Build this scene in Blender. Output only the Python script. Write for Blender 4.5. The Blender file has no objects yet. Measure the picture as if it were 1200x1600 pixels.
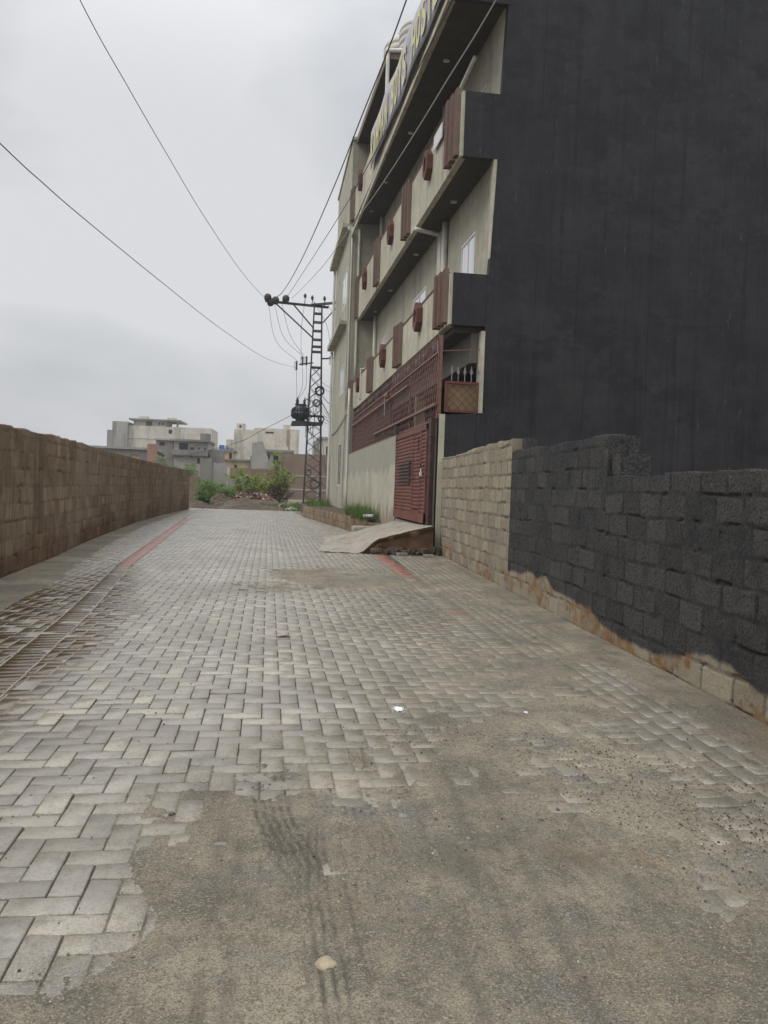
import bpy, bmesh, math, random
import numpy as np
from mathutils import Vector, Matrix
random.seed(7)
rng = np.random.default_rng(11)
SC = bpy.context.scene
COL = SC.collection
R = math.radians

# ------------------------------------------------------------------ camera
cam = bpy.data.cameras.new('camera')
co = bpy.data.objects.new('camera', cam)
COL.objects.link(co)
cam.sensor_fit = 'HORIZONTAL'; cam.sensor_width = 36.0; cam.lens = 37.8
cam.clip_start = 0.05; cam.clip_end = 6000
_r = Vector((0.98934192, -0.14135045, 0.03496585))
_u = Vector((-0.03078424, 0.03166314, 0.99902441))
_f = Vector((0.14231968, 0.98945313, -0.02697431))
M = Matrix.Identity(4)
for i in range(3):
    M[i][0] = _r[i]; M[i][1] = _u[i]; M[i][2] = -_f[i]
M[0][3] = 0; M[1][3] = 0; M[2][3] = 1.35
co.matrix_world = M
SC.camera = co

# ------------------------------------------------------------------ exposure, sky, sun
SC.view_settings.view_transform = 'Standard'
SC.view_settings.look = 'None'
SC.view_settings.exposure = 0.42
SC.view_settings.gamma = 1.0
SC.cycles.volume_bounces = 1
SC.cycles.max_bounces = 6
SC.cycles.use_denoising = True
W = bpy.data.worlds.new('World'); SC.world = W; W.use_nodes = True
nt = W.node_tree; nt.nodes.clear()
def wn(t, **k):
    n = nt.nodes.new(t)
    for a, b in k.items(): setattr(n, a, b)
    return n
SUN_EL, SUN_AZ = 48.0, -112.0
sky = wn('ShaderNodeTexSky', sky_type='NISHITA', sun_disc=False)
sky.sun_elevation = R(SUN_EL); sky.sun_rotation = R(SUN_AZ); sky.dust_density = 6.0
bg1 = wn('ShaderNodeBackground'); bg1.inputs[1].default_value = 0.08
nt.links.new(sky.outputs[0], bg1.inputs[0])
tc = wn('ShaderNodeTexCoord')
mp = wn('ShaderNodeMapping'); mp.inputs['Scale'].default_value = (1.0, 1.0, 1.9)
nt.links.new(tc.outputs['Generated'], mp.inputs[0])
nz = wn('ShaderNodeTexNoise'); nz.inputs['Scale'].default_value = 1.7; nz.inputs['Detail'].default_value = 5; nz.inputs['Roughness'].default_value = .48; nz.inputs['Distortion'].default_value = .35
nt.links.new(mp.outputs[0], nz.inputs[0])
cr = wn('ShaderNodeValToRGB')
cr.color_ramp.elements[0].position = .40; cr.color_ramp.elements[0].color = (.43, .45, .468, 1)
cr.color_ramp.elements[1].position = .61; cr.color_ramp.elements[1].color = (.715, .725, .745, 1)
nt.links.new(nz.outputs[0], cr.inputs[0])
sep = wn('ShaderNodeSeparateXYZ'); nt.links.new(tc.outputs['Generated'], sep.inputs[0])
mr = wn('ShaderNodeMapRange'); mr.interpolation_type = 'SMOOTHSTEP'; mr.inputs[1].default_value = .38; mr.inputs[2].default_value = 1.0; mr.inputs[3].default_value = .80; mr.inputs[4].default_value = 2.5
nt.links.new(sep.outputs[2], mr.inputs[0])
bg2 = wn('ShaderNodeBackground')
nt.links.new(cr.outputs[0], bg2.inputs[0]); nt.links.new(mr.outputs[0], bg2.inputs[1])
mx = wn('ShaderNodeMixShader'); mx.inputs[0].default_value = .9
nt.links.new(bg1.outputs[0], mx.inputs[1]); nt.links.new(bg2.outputs[0], mx.inputs[2])
wo = wn('ShaderNodeOutputWorld'); nt.links.new(mx.outputs[0], wo.inputs[0])

sl = bpy.data.lights.new('sun', 'SUN'); sl.energy = 0.9; sl.angle = R(30); sl.color = (1, .96, .9)
so = bpy.data.objects.new('sun', sl); COL.objects.link(so)
so.rotation_euler = Vector((-math.sin(R(SUN_AZ)) * math.cos(R(SUN_EL)), -math.cos(R(SUN_AZ)) * math.cos(R(SUN_EL)), -math.sin(R(SUN_EL)))).to_track_quat('-Z', 'Y').to_euler()

# ------------------------------------------------------------------ object helpers
def tag(o, label=None, cat=None, group=None, kind=None):
    if label: o['label'] = label
    if cat: o['category'] = cat
    if group: o['group'] = group
    if kind: o['kind'] = kind
    return o
def thing(name, label, cat, loc=(0, 0, 0), group=None, rz=0):
    o = bpy.data.objects.new(name, None); COL.objects.link(o)
    o.location = loc; o.rotation_euler = (0, 0, rz); o.empty_display_size = .2
    return tag(o, label, cat, group)
def link(name, me, mat, parent=None, smooth=False):
    o = bpy.data.objects.new(name, me); COL.objects.link(o)
    if mat is not None:
        for m in (mat if isinstance(mat, (list, tuple)) else [mat]): me.materials.append(m)
    if parent is not None:
        o.parent = parent
        # children are written in world coordinates
        o.matrix_parent_inverse = (Matrix.Translation(parent.location) @ parent.rotation_euler.to_matrix().to_4x4()).inverted() if parent.type == 'EMPTY' else Matrix.Identity(4)
    if smooth: me.polygons.foreach_set('use_smooth', [True] * len(me.polygons))
    return o
class MB:
    def __init__(s, warp=None): s.v = []; s.f = []; s.mi = []; s.w = warp; s.m = 0
    def add(s, vs, fs):
        b = len(s.v); s.v += [tuple(p) for p in vs]; s.f += [tuple(b + i for i in f) for f in fs]; s.mi += [s.m] * len(fs)
        return s
    def box(s, x0, x1, y0, y1, z0, z1):
        vs = [(x, y, z) for z in (z0, z1) for y in (y0, y1) for x in (x0, x1)]
        return s.add(vs, [(0, 2, 3, 1), (4, 5, 7, 6), (0, 1, 5, 4), (2, 6, 7, 3), (0, 4, 6, 2), (1, 3, 7, 5)])
    def obox(s, c, ax, ay, az):
        c, ax, ay, az = Vector(c), Vector(ax), Vector(ay), Vector(az)
        vs = [c + ax * i + ay * j + az * k for k in (-1, 1) for j in (-1, 1) for i in (-1, 1)]
        return s.add(vs, [(0, 2, 3, 1), (4, 5, 7, 6), (0, 1, 5, 4), (2, 6, 7, 3), (0, 4, 6, 2), (1, 3, 7, 5)])
    def bar(s, a, b, w, h=None):
        a, b = Vector(a), Vector(b); d = b - a; L = d.length
        if L < 1e-6: return s
        d /= L; up = Vector((0, 0, 1)) if abs(d.z) < .9 else Vector((0, 1, 0))
        x = d.cross(up).normalized(); y = x.cross(d)
        return s.obox((a + b) / 2, x * (w / 2), d * (L / 2), y * ((h or w) / 2))
    def tube(s, pts, r, n=8, cap=True):
        pts = [Vector(p) for p in pts]; rs = r if isinstance(r, (list, tuple)) else [r] * len(pts)
        b = len(s.v); prev = None
        for i, p in enumerate(pts):
            d = (pts[min(i + 1, len(pts) - 1)] - pts[max(i - 1, 0)]).normalized()
            if prev is None:
                up = Vector((0, 0, 1)) if abs(d.z) < .9 else Vector((1, 0, 0)); x = d.cross(up).normalized()
            else: x = (prev - d * prev.dot(d)).normalized()
            prev = x; y = d.cross(x)
            for k in range(n):
                a = 2 * math.pi * k / n
                s.v.append(tuple(p + (x * math.cos(a) + y * math.sin(a)) * rs[i]))
        for i in range(len(pts) - 1):
            for k in range(n):
                k2 = (k + 1) % n
                s.f.append((b + i * n + k, b + i * n + k2, b + (i + 1) * n + k2, b + (i + 1) * n + k)); s.mi.append(s.m)
        if cap:
            s.f.append(tuple(b + k for k in range(n))[::-1]); s.mi.append(s.m)
            e = b + (len(pts) - 1) * n
            s.f.append(tuple(e + k for k in range(n))); s.mi.append(s.m)
        return s
    def lathe(s, c, prof, n=20):
        b = len(s.v); c = Vector(c)
        for (r, z) in prof:
            for k in range(n):
                a = 2 * math.pi * k / n
                s.v.append((c.x + r * math.cos(a), c.y + r * math.sin(a), c.z + z))
        for i in range(len(prof) - 1):
            for k in range(n):
                k2 = (k + 1) % n
                s.f.append((b + i * n + k, b + i * n + k2, b + (i + 1) * n + k2, b + (i + 1) * n + k)); s.mi.append(s.m)
        s.f.append(tuple(b + k for k in range(n))[::-1]); s.mi.append(s.m)
        e = b + (len(prof) - 1) * n; s.f.append(tuple(e + k for k in range(n))); s.mi.append(s.m)
        return s
    def prism(s, poly, ex):
        ex = Vector(ex); n = len(poly); P = [Vector(p) for p in poly]
        vs = P + [p + ex for p in P]
        return s.add(vs, [tuple(range(n))[::-1], tuple(range(n, 2 * n))] + [(i, (i + 1) % n, n + (i + 1) % n, n + i) for i in range(n)])
    def mesh(s, name):
        me = bpy.data.meshes.new(name)
        vs = [s.w(*p) for p in s.v] if s.w else s.v
        me.from_pydata(vs, [], s.f)
        if max(s.mi, default=0) > 0: me.polygons.foreach_set('material_index', s.mi)
        bm = bmesh.new(); bm.from_mesh(me); bmesh.ops.recalc_face_normals(bm, faces=bm.faces); bm.to_mesh(me); bm.free()
        return me
    def build(s, name, mat, parent=None, smooth=False):
        return link(name, s.mesh(name), mat, parent, smooth)
def struct(o): o['kind'] = 'structure'; return o
def bevel(o, w, seg=2):
    m = o.modifiers.new('bevel', 'BEVEL'); m.width = w; m.segments = seg; m.limit_method = 'ANGLE'; m.angle_limit = R(40)
    return o

# ------------------------------------------------------------------ numpy noise
def hashv(ix, iy, seed):
    h = (ix.astype(np.int64) * 374761393 + iy.astype(np.int64) * 668265263 + seed * 1442695041) & 0xffffffff
    h = ((h ^ (h >> 13)) * 1274126177) & 0xffffffff
    h = (h ^ (h >> 16)) & 0xffffff
    return h / float(0xffffff)
def vnoise(x, y, seed=0):
    ix, iy = np.floor(x), np.floor(y); fx, fy = x - ix, y - iy
    fx = fx * fx * (3 - 2 * fx); fy = fy * fy * (3 - 2 * fy)
    a = hashv(ix, iy, seed); b = hashv(ix + 1, iy, seed); c = hashv(ix, iy + 1, seed); d = hashv(ix + 1, iy + 1, seed)
    return (a * (1 - fx) + b * fx) * (1 - fy) + (c * (1 - fx) + d * fx) * fy
def fbm(x, y, seed=0, oct=4, gain=.5):
    s = 0; a = 1; t = 0
    for o in range(oct):
        s = s + a * vnoise(x * 2 ** o + 17.3 * o, y * 2 ** o - 9.1 * o, seed + o); t += a; a *= gain
    return s / t
def sstep(a, b, x):
    t = np.clip((x - a) / (b - a), 0, 1); return t * t * (3 - 2 * t)
def grid_mesh(name, P, attrs=None, smooth=True):
    ny, nx = P.shape[:2]
    me = bpy.data.meshes.new(name)
    idx = np.arange(ny * nx).reshape(ny, nx)
    q = np.stack([idx[:-1, :-1], idx[:-1, 1:], idx[1:, 1:], idx[1:, :-1]], -1).reshape(-1, 4)
    me.vertices.add(ny * nx); me.vertices.foreach_set('co', P.reshape(-1).astype(np.float32))
    me.loops.add(q.size); me.loops.foreach_set('vertex_index', q.reshape(-1).astype(np.int32))
    me.polygons.add(len(q)); me.polygons.foreach_set('loop_start', np.arange(0, q.size, 4, dtype=np.int32))
    me.polygons.foreach_set('loop_total', np.full(len(q), 4, dtype=np.int32))
    me.update(calc_edges=True)
    if smooth: me.polygons.foreach_set('use_smooth', np.ones(len(q), dtype=bool))
    for k, a in (attrs or {}).items():
        at = me.attributes.new(k, 'FLOAT', 'POINT'); at.data.foreach_set('value', a.reshape(-1).astype(np.float32))
    return me

# ------------------------------------------------------------------ materials
class NM:
    def __init__(s, name):
        s.m = bpy.data.materials.new(name); s.m.use_nodes = True
        s.t = s.m.node_tree; s.t.nodes.clear()
        s.b = s.n('ShaderNodeBsdfPrincipled'); s.o = s.n('ShaderNodeOutputMaterial')
        s.l(s.b.outputs[0], s.o.inputs[0]); s.b.inputs['Roughness'].default_value = .85
        s.b.inputs['Specular IOR Level'].default_value = .35
        s._c = None
    def n(s, t, **k):
        n = s.t.nodes.new(t)
        for a, b in k.items(): setattr(n, a, b)
        return n
    def l(s, a, b): s.t.links.new(a, b)
    def coord(s, scale=(1, 1, 1)):
        tc = s.n('ShaderNodeTexCoord'); mp = s.n('ShaderNodeMapping'); mp.inputs['Scale'].default_value = scale
        s.l(tc.outputs['Object'], mp.inputs[0]); return mp.outputs[0]
    def noise(s, scale, detail=4, rough=.55, vec=None, stretch=None):
        n = s.n('ShaderNodeTexNoise'); n.inputs['Scale'].default_value = scale; n.inputs['Detail'].default_value = detail; n.inputs['Roughness'].default_value = rough
        s.l(vec if vec is not None else s.coord(stretch or (1, 1, 1)), n.inputs['Vector']); return n.outputs[0]
    def vor(s, scale, feature='F1', stretch=None):
        n = s.n('ShaderNodeTexVoronoi', feature=feature); n.inputs['Scale'].default_value = scale
        s.l(s.coord(stretch or (1, 1, 1)), n.inputs['Vector']); return n.outputs['Distance']
    def attr(s, name): 
        n = s.n('ShaderNodeAttribute', attribute_name=name); return n.outputs['Fac']
    def ramp(s, f, stops):
        n = s.n('ShaderNodeValToRGB'); e = n.color_ramp.elements
        for i, (p, c) in enumerate(stops):
            if i >= 2: e.new(p)
        for i, (p, c) in enumerate(stops):
            e[i].position = p; e[i].color = (*c, 1) if len(c) == 3 else c
        s.l(f, n.inputs[0]); return n.outputs[0]
    def step(s, f, a, b, lo=0., hi=1.):
        n = s.n('ShaderNodeMapRange'); n.inputs[1].default_value = a; n.inputs[2].default_value = b; n.inputs[3].default_value = lo; n.inputs[4].default_value = hi
        s.l(f, n.inputs[0]); return n.outputs[0]
    def mix(s, fac, a, b, mode='MIX'):
        n = s.n('ShaderNodeMix', data_type='RGBA', blend_type=mode)
        for i, v in ((0, fac), (6, a), (7, b)):
            if hasattr(v, 'links') or hasattr(v, 'is_linked'): s.l(v, n.inputs[i])
            elif i == 0: n.inputs[i].default_value = v
            else: n.inputs[i].default_value = (*v, 1)
        return n.outputs[2]
    def math(s, op, a, b=0.):
        n = s.n('ShaderNodeMath', operation=op)
        for i, v in ((0, a), (1, b)):
            if hasattr(v, 'is_linked'): s.l(v, n.inputs[i])
            else: n.inputs[i].default_value = v
        return n.outputs[0]
    def bump(s, h, strength=.3, dist=.01):
        n = s.n('ShaderNodeBump'); n.inputs['Strength'].default_value = strength; n.inputs['Distance'].default_value = dist
        s.l(h, n.inputs['Height'])
        if s._c is not None: s.l(s._c, n.inputs['Normal'])
        s._c = n.outputs[0]; s.l(s._c, s.b.inputs['Normal']); return s
    def color(s, c):
        if hasattr(c, 'is_linked'): s.l(c, s.b.inputs['Base Color'])
        else: s.b.inputs['Base Color'].default_value = (*c, 1)
        return s
    def rough(s, v):
        if hasattr(v, 'is_linked'): s.l(v, s.b.inputs['Roughness'])
        else: s.b.inputs['Roughness'].default_value = v
        return s
    def spec(s, v): s.b.inputs['Specular IOR Level'].default_value = v; return s

def simple(name, c, rough=.7, var=.25, scale=6, bump=.15, spec=.4, metal=0, stretch=None, bd=.004):
    m = NM(name); f = m.noise(scale, 5, stretch=stretch)
    lo = tuple(x * (1 - var) for x in c); hi = tuple(min(1, x * (1 + var)) for x in c)
    m.color(m.ramp(f, [(.3, lo), (.7, hi)])).rough(rough).spec(spec)
    m.b.inputs['Metallic'].default_value = metal
    if bump: m.bump(m.noise(scale * 12, 4), bump, bd)
    return m.m

def plaster(name, c, stain=(.12, .11, .09), amt=.5, streak=.6, sc=1.0, zsplit=0):
    m = NM(name)
    big = m.noise(.55 * sc, 6, .6); mid = m.noise(3.2 * sc, 6, .62)
    st = m.noise(1.0, 6, .65, stretch=(1.5 * sc, 1.5 * sc, .2 * sc))
    base = m.ramp(big, [(.3, tuple(x * .80 for x in c)), (.72, tuple(min(.9, x * 1.14) for x in c))])
    base = m.mix(m.step(mid, .46, .62, 0, .5), base, tuple(x * .70 for x in c))
    base = m.mix(m.step(st, .52, .68, 0, streak), base, stain)
    sp = m.noise(22, 3, .6)
    if zsplit:
        tcn = m.n('ShaderNodeTexCoord'); s3 = m.n('ShaderNodeSeparateXYZ'); m.l(tcn.outputs['Object'], s3.inputs[0])
        zz = m.math('ADD', s3.outputs[2], m.step(m.noise(1.6, 4), .3, .7, -.25, .25)); base = m.mix(m.step(zz, zsplit - .03, zsplit + .05, 0, .8), base, m.ramp(mid, [(.35, (.25, .25, .215)), (.65, (.33, .325, .275))]))
        zz2 = m.math('ADD', s3.outputs[2], m.step(m.noise(1, 5, .7, stretch=(5, 5, .5)), .35, .65, -.45, .45)); base = m.mix(m.step(zz2, 1.0, .55, 0, .75), base, (.20, .15, .095))
    base = m.mix(m.step(sp, .60, .68, 0, amt), base, stain)
    m.color(base).rough(.88).spec(.25)
    m.bump(m.noise(38, 5, .7), .25, .006); m.bump(m.noise(5, 4), .3, .012)
    return m.m

M_ = {}
M_['plaster'] = plaster('plaster_olive', (.42, .405, .325), streak=.42, amt=.25)
M_['parapet'] = plaster('plaster_parapet', (.50, .475, .375), streak=.55, amt=.35)
M_['wallplaster'] = plaster('plaster_compound', (.46, .44, .355), stain=(.20, .16, .11), streak=.4, amt=.25, zsplit=1.95)
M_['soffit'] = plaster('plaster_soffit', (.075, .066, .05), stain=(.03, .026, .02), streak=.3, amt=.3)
M_['recess'] = plaster('plaster_recess', (.15, .142, .12), streak=.3, amt=.3)
M_['porch'] = plaster('porch_shade_brown', (.022, .012, .010), streak=.3, amt=.3)  # near-black brown: the shade inside the porch is put into the colour
def black_paint():
    m = NM('black_paint')
    big = m.noise(.7, 7, .65); st = m.noise(1.0, 7, .7, stretch=(3.2, 3.2, .10)); fine = m.noise(1, 5, .6, stretch=(22, 22, .5))
    c = m.ramp(big, [(.36, (.0115, .0118, .0135)), (.5, (.0215, .0218, .0245)), (.64, (.037, .037, .040))])
    c = m.mix(m.step(st, .5, .66, 0, .5), c, (.034, .033, .033))
    c = m.mix(m.math('MULTIPLY', m.step(fine, .54, .66, 0, .4), m.step(m.noise(.6, 4), .45, .6)), c, (.045, .043, .041))
    c = m.mix(m.step(m.noise(2.1, 5, stretch=(3, 3, .09)), .55, .66, 0, .6), c, (.008, .008, .010))
    sp = m.noise(3.3, 7, .75, stretch=(2.2, 2.2, .6)); c = m.mix(m.step(sp, .62, .68, 0, .7), c, (.075, .072, .066))
    # formwork lines every few metres, in object space
    c = m.mix(m.step(m.noise(1.9, 7, .75), .50, .60, 0, .35), c, (.040, .0405, .043))
    c = m.mix(m.step(m.noise(.9, 7, .72, stretch=(1, 1, 1.7)), .54, .62, 0, .6), c, (.0105, .011, .0135))
    tcn = m.n('ShaderNodeTexCoord'); sp3 = m.n('ShaderNodeSeparateXYZ'); m.l(tcn.outputs['Object'], sp3.inputs[0])
    wob = m.step(m.noise(1.2, 3), 0, 1, -.05, .05)
    xx = m.math('ADD', sp3.outputs[0], wob)
    fr = m.math('FRACT', m.math('DIVIDE', m.math('ADD', xx, .92), 2.63))
    ln = m.math('LESS_THAN', m.math('ABSOLUTE', m.math('SUBTRACT', fr, .5)), .0024)
    ln = m.math('MULTIPLY', ln, m.step(m.noise(1.1, 3), .38, .5))
    c = m.mix(ln, c, (.0035, .0035, .004))
    zz = m.math('ADD', sp3.outputs[2], m.step(m.noise(.8, 3), 0, 1, -.25, .25))
    fz = m.math('FRACT', m.math('DIVIDE', zz, 1.55))
    bandm = m.step(m.math('ABSOLUTE', m.math('SUBTRACT', fz, .5)), .0, .07, .35, 0)
    c = m.mix(m.math('MULTIPLY', bandm, m.step(m.noise(.9, 3), .4, .6)), c, (.036, .035, .034))
    m.color(c).rough(m.step(big, .3, .7, .55, .8)).spec(.28)
    m.bump(m.noise(42, 6, .7), .45, .007); m.bump(m.noise(1, 5, .6, stretch=(9, 9, 1.6)), .5, .012); m.bump(m.noise(6, 4), .4, .014)
    return m.m
M_['black'] = black_paint()
M_['brown'] = simple('brown_paint', (.115, .043, .031), .7, .35, 5, .12)
M_['brownside'] = plaster('fin_side', (.22, .17, .13), streak=.4)
M_['lattice'] = simple('lattice_paint', (.18, .088, .068), .6, .3, 9, .1)
M_['gate'] = None
def gate_mat():
    m = NM('gate_paint')
    c = m.ramp(m.noise(2.2, 6, .6), [(.3, (.11, .035, .023)), (.7, (.18, .060, .040))])
    c = m.mix(m.step(m.noise(1, 6, .7, stretch=(6, 6, .5)), .55, .8, 0, .5), c, (.19, .085, .065))
    sp = m.noise(26, 5, .7); c = m.mix(m.step(sp, .66, .72, 0, .7), c, (.05, .022, .016))
    m.color(c).rough(m.step(m.noise(7, 4), .3, .7, .45, .65)).spec(.3); m.bump(m.noise(30, 4), .12, .003)
    return m.m
M_['gate'] = gate_mat()
M_['white'] = simple('pvc_white', (.62, .61, .55), .4, .16, 3, .05, stretch=(3, 3, .5))
M_['frame'] = simple('window_frame_white', (.66, .66, .64), .35, .1, 5, .03)
M_['metal'] = simple('galvanised_steel', (.28, .28, .28), .45, .3, 12, .1, metal=.6)
M_['darksteel'] = simple('dark_steel', (.052, .047, .045), .55, .4, 9, .2, spec=.5)
M_['wire'] = simple('black_wire', (.02, .02, .024), .5, .2, 5, 0)
M_['wirewhite'] = simple('pale_cable', (.50, .51, .48), .45, .1, 5, 0)
M_['porcelain'] = simple('brown_porcelain', (.03, .026, .025), .2, .2, 5, 0, spec=.7)
M_['trafo'] = simple('transformer_paint', (.032, .046, .058), .38, .4, 6, .15, spec=.5)
M_['tank'] = simple('tank_plastic', (.50, .47, .42), .5, .12, 2.2, .08, stretch=(1, 1, .4))
M_['tanboard'] = plaster('tan_board', (.30, .215, .125), streak=.3)
M_['postpaint'] = simple('dark_post_paint', (.05, .02, .015), .6, .4, 6, .1)
M_['earth'] = plaster('earth_side', (.13, .072, .036), stain=(.05, .032, .02), streak=.5, amt=.6, sc=2)
M_['concrete'] = plaster('ramp_concrete', (.36, .33, .275), stain=(.13, .115, .09), streak=.55, amt=.6, sc=2.4)
M_['stone'] = simple('tan_stone', (.36, .30, .20), .7, .25, 14, .3)
M_['lime'] = simple('lime_powder', (.78, .78, .79), .9, .05, 20, .3)
M_['whitebox'] = simple('white_board', (.62, .62, .65), .5, .1, 4, 0)
M_['lampglass'] = simple('lamp_glass', (.55, .53, .46), .3, .1, 6, 0)
def glass():
    m = NM('window_glass'); m.color((.03, .035, .04)).rough(.06).spec(.9)
    m.bump(m.noise(1.3, 2), .06, .01); return m.m
M_['glass'] = glass()
def sky_pane():
    m = NM('sky_reflection_pane'); m.color(m.ramp(m.noise(1, 3, stretch=(6, 6, .3)), [(.35, (.50, .53, .58)), (.65, (.80, .82, .86))])).rough(.12).spec(.7); return m.m  # pale blue-white base colour stands in for sky reflected in the panes
M_['pane'] = sky_pane()

# paving
def sand_colour(m):
    base = m.ramp(m.noise(.8, 7, .62), [(.37, (.165, .147, .114)), (.5, (.255, .227, .175)), (.61, (.36, .318, .236))])
    base = m.mix(m.step(m.noise(2.6, 6, .7), .49, .60, 0, .7), base, (.125, .114, .094))
    base = m.mix(m.step(m.noise(1.7, 5, .6), .55, .62, 0, .7), base, (.17, .165, .155))
    base = m.mix(m.step(m.noise(1.1, 6, .65), .57, .66, 0, .6), base, (.30, .215, .13))
    base = m.mix(m.step(m.noise(6.5, 6, .7), .53, .66, 0, .5), base, (.33, .278, .19))
    base = m.mix(m.step(m.noise(1, 6, .7, stretch=(11, 1.8, 1)), .52, .64, 0, .55), base, (.13, .115, .088))
    g0 = m.noise(34, 5, .78); base = m.mix(m.step(g0, .50, .62, 0, .6), base, (.10, .088, .068))
    g1 = m.noise(150, 3, .8); base = m.mix(m.step(g1, .49, .60, 0, .75), base, (.075, .066, .052))
    g2 = m.noise(120, 3, .8, stretch=(1, 1.3, 1)); base = m.mix(m.step(g2, .54, .63, 0, .8), base, (.42, .37, .28))
    return base, g0, g1
def paver_mat():
    m = NM('paver_concrete')
    rnd = m.attr('rnd'); wet = m.attr('wet'); red = m.attr('red')
    base = m.ramp(rnd, [(0, (.235, .212, .178)), (.35, (.305, .280, .238)), (.7, (.36, .33, .278)), (1, (.45, .405, .31))])
    big = m.noise(.9, 6, .62)
    base = m.mix(m.step(big, .42, .66, 0, .6), base, (.20, .182, .152))
    base = m.mix(m.step(m.noise(5, 6, .75, stretch=(1, 1.6, 1)), .56, .64, 0, .6), base, (.13, .118, .098))
    base = m.mix(m.step(m.noise(3.4, 6, .68), .52, .70, 0, .5), base, (.28, .245, .195))
    gr = m.noise(130, 4, .78); base = m.mix(m.step(gr, .50, .62, 0, .5), base, (.12, .11, .095))
    pit = m.noise(42, 5, .75); base = m.mix(m.step(pit, .56, .62, 0, .6), base, (.13, .12, .10))
    lt = m.noise(11, 5, .7); base = m.mix(m.step(lt, .58, .72, 0, .4), base, (.47, .45, .40))
    dm = m.math('ADD', m.attr('dust'), m.step(m.noise(5, 7, .72), .34, .66, -.55, .55)); dm = m.step(dm, .12, .95, 0, .93)
    base = m.mix(dm, base, sand_colour(m)[0])
    redc = m.ramp(m.noise(7, 5, .65), [(.3, (.22, .062, .045)), (.7, (.34, .115, .085))])
    redc = m.mix(m.step(m.noise(5, 6, .75), .46, .62, 0, .75), redc, (.27, .21, .165))
    base = m.mix(red, base, redc)
    wetm = m.math('MULTIPLY', wet, 1.0)
    dark = m.mix(1.0, base, (.34, .25, .14), 'MULTIPLY')
    base = m.mix(wetm, base, dark)
    m.color(base)
    dry = m.step(big, .35, .65, .22, .44)
    n = m.n('ShaderNodeMix', data_type='FLOAT'); m.l(wetm, n.inputs[0]); m.l(dry, n.inputs[2]); n.inputs[3].default_value = .12
    m.rough(n.outputs[0]).spec(.75)
    m.bump(gr, .3, .0018); m.bump(m.noise(26, 5, .7), .35, .003); m.bump(pit, .25, .0016)
    return m.m
M_['paver'] = paver_mat()
def sand_mat():
    m = NM('sand')
    w = m.attr('joint')
    base, g0, g1 = sand_colour(m)
    v = m.vor(55); base = m.mix(m.step(v, .16, .10, 0, .8), base, (.055, .048, .04))
    jc = m.ramp(m.noise(2.2, 4), [(.35, (.072, .065, .053)), (.7, (.165, .148, .118))])
    base = m.mix(w, base, jc)
    base = m.mix(m.math('MULTIPLY', m.attr('rut_shade_stain'), .85), base, (.085, .076, .062))  # shade of the shallow ruts painted dark, along with one dark patch
    wet = m.attr('wet'); base = m.mix(wet, base, (.36, .335, .29))  # joints in the wet gutter painted pale for the sky mirrored in their water
    m.color(base).rough(.92).spec(.2)
    m.bump(g1, .8, .005); m.bump(g0, .7, .014); m.bump(m.noise(11, 5, .7), .5, .02)
    return m.m
M_['sand'] = sand_mat()
def block_mat(name, kind):
    m = NM(name)
    j = m.attr('joint'); r = m.attr('rnd'); mask = m.attr('mask')
    if kind == 'left':
        b = m.ramp(r, [(0, (.20, .145, .092)), (.5, (.27, .20, .13)), (1, (.36, .275, .185))])
        b = m.mix(m.step(m.noise(.5, 6, .65), .44, .62, 0, .6), b, (.13, .085, .05))
        b = m.mix(m.step(m.noise(1.3, 6, .7), .54, .66, 0, .6), b, (.33, .26, .185))
        jc = m.ramp(m.noise(3.3, 5), [(.38, (.085, .053, .031)), (.62, (.24, .172, .11))])
    else:
        b = m.ramp(r, [(0, (.27, .235, .175)), (.5, (.32, .28, .21)), (1, (.38, .335, .25))])
        b = m.mix(m.step(m.noise(1.3, 6, .7), .5, .72, 0, .5), b, (.17, .15, .12))
        jc = m.ramp(m.noise(3.3, 5), [(.4, (.155, .135, .10)), (.62, (.27, .24, .185))])
    c = m.mix(m.math('MULTIPLY', j, .72 if kind == 'left' else 1.), b, jc)
    if kind == 'left':
        c = m.mix(m.attr('rust'), c, m.ramp(m.noise(2.2, 5, .7), [(.36, (.085, .046, .026)), (.62, (.19, .105, .056))]))
        c = m.mix(m.step(m.noise(1, 6, .7, stretch=(4, 4, .45)), .52, .62, 0, .65), c, (.11, .07, .042))
        c = m.mix(m.step(m.noise(.35, 5, .6), .5, .6, 0, .45), c, (.30, .25, .19))
        c = m.mix(m.step(m.noise(1, 6, .7, stretch=(3, 3, .5)), .57, .68, 0, .45), c, (.36, .29, .21))
    pore = m.noise(75, 5, .75); c = m.mix(m.step(pore, .52, .66, 0, .75), c, tuple(x * .22 for x in ((.12, .085, .055) if kind == 'left' else (.25, .22, .17))))
    if kind == 'right':
        blk = m.ramp(r, [(0, (.048, .047, .047)), (1, (.090, .088, .085))])
        blk = m.mix(m.step(m.noise(60, 5, .8), .46, .58, 0, .85), blk, (.010, .010, .0105))
        blk = m.mix(m.step(m.noise(85, 4, .8), .56, .64, 0, .6), blk, (.17, .165, .155))
        blk = m.mix(m.step(m.noise(1.6, 6, .7), .5, .62, 0, .5), blk, (.022, .022, .024))
        mo = m.ramp(m.noise(5, 6, .7), [(.36, (.020, .020, .022)), (.5, (.034, .034, .036)), (.66, (.060, .059, .058))])
        blk = m.mix(j, blk, mo)
        rust = m.ramp(m.noise(5, 5, .7), [(.3, (.17, .088, .040)), (.7, (.29, .185, .10))])
        c2 = m.mix(m.math('MULTIPLY', m.attr('rust'), m.step(m.noise(6, 4), .38, .55)), c, rust)
        c = m.mix(mask, c2, blk)
    m.color(c).rough(.93).spec(.2)
    m.bump(pore, .9, .012); m.bump(m.noise(16, 5, .7), .5, .014)
    return m.m
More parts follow.
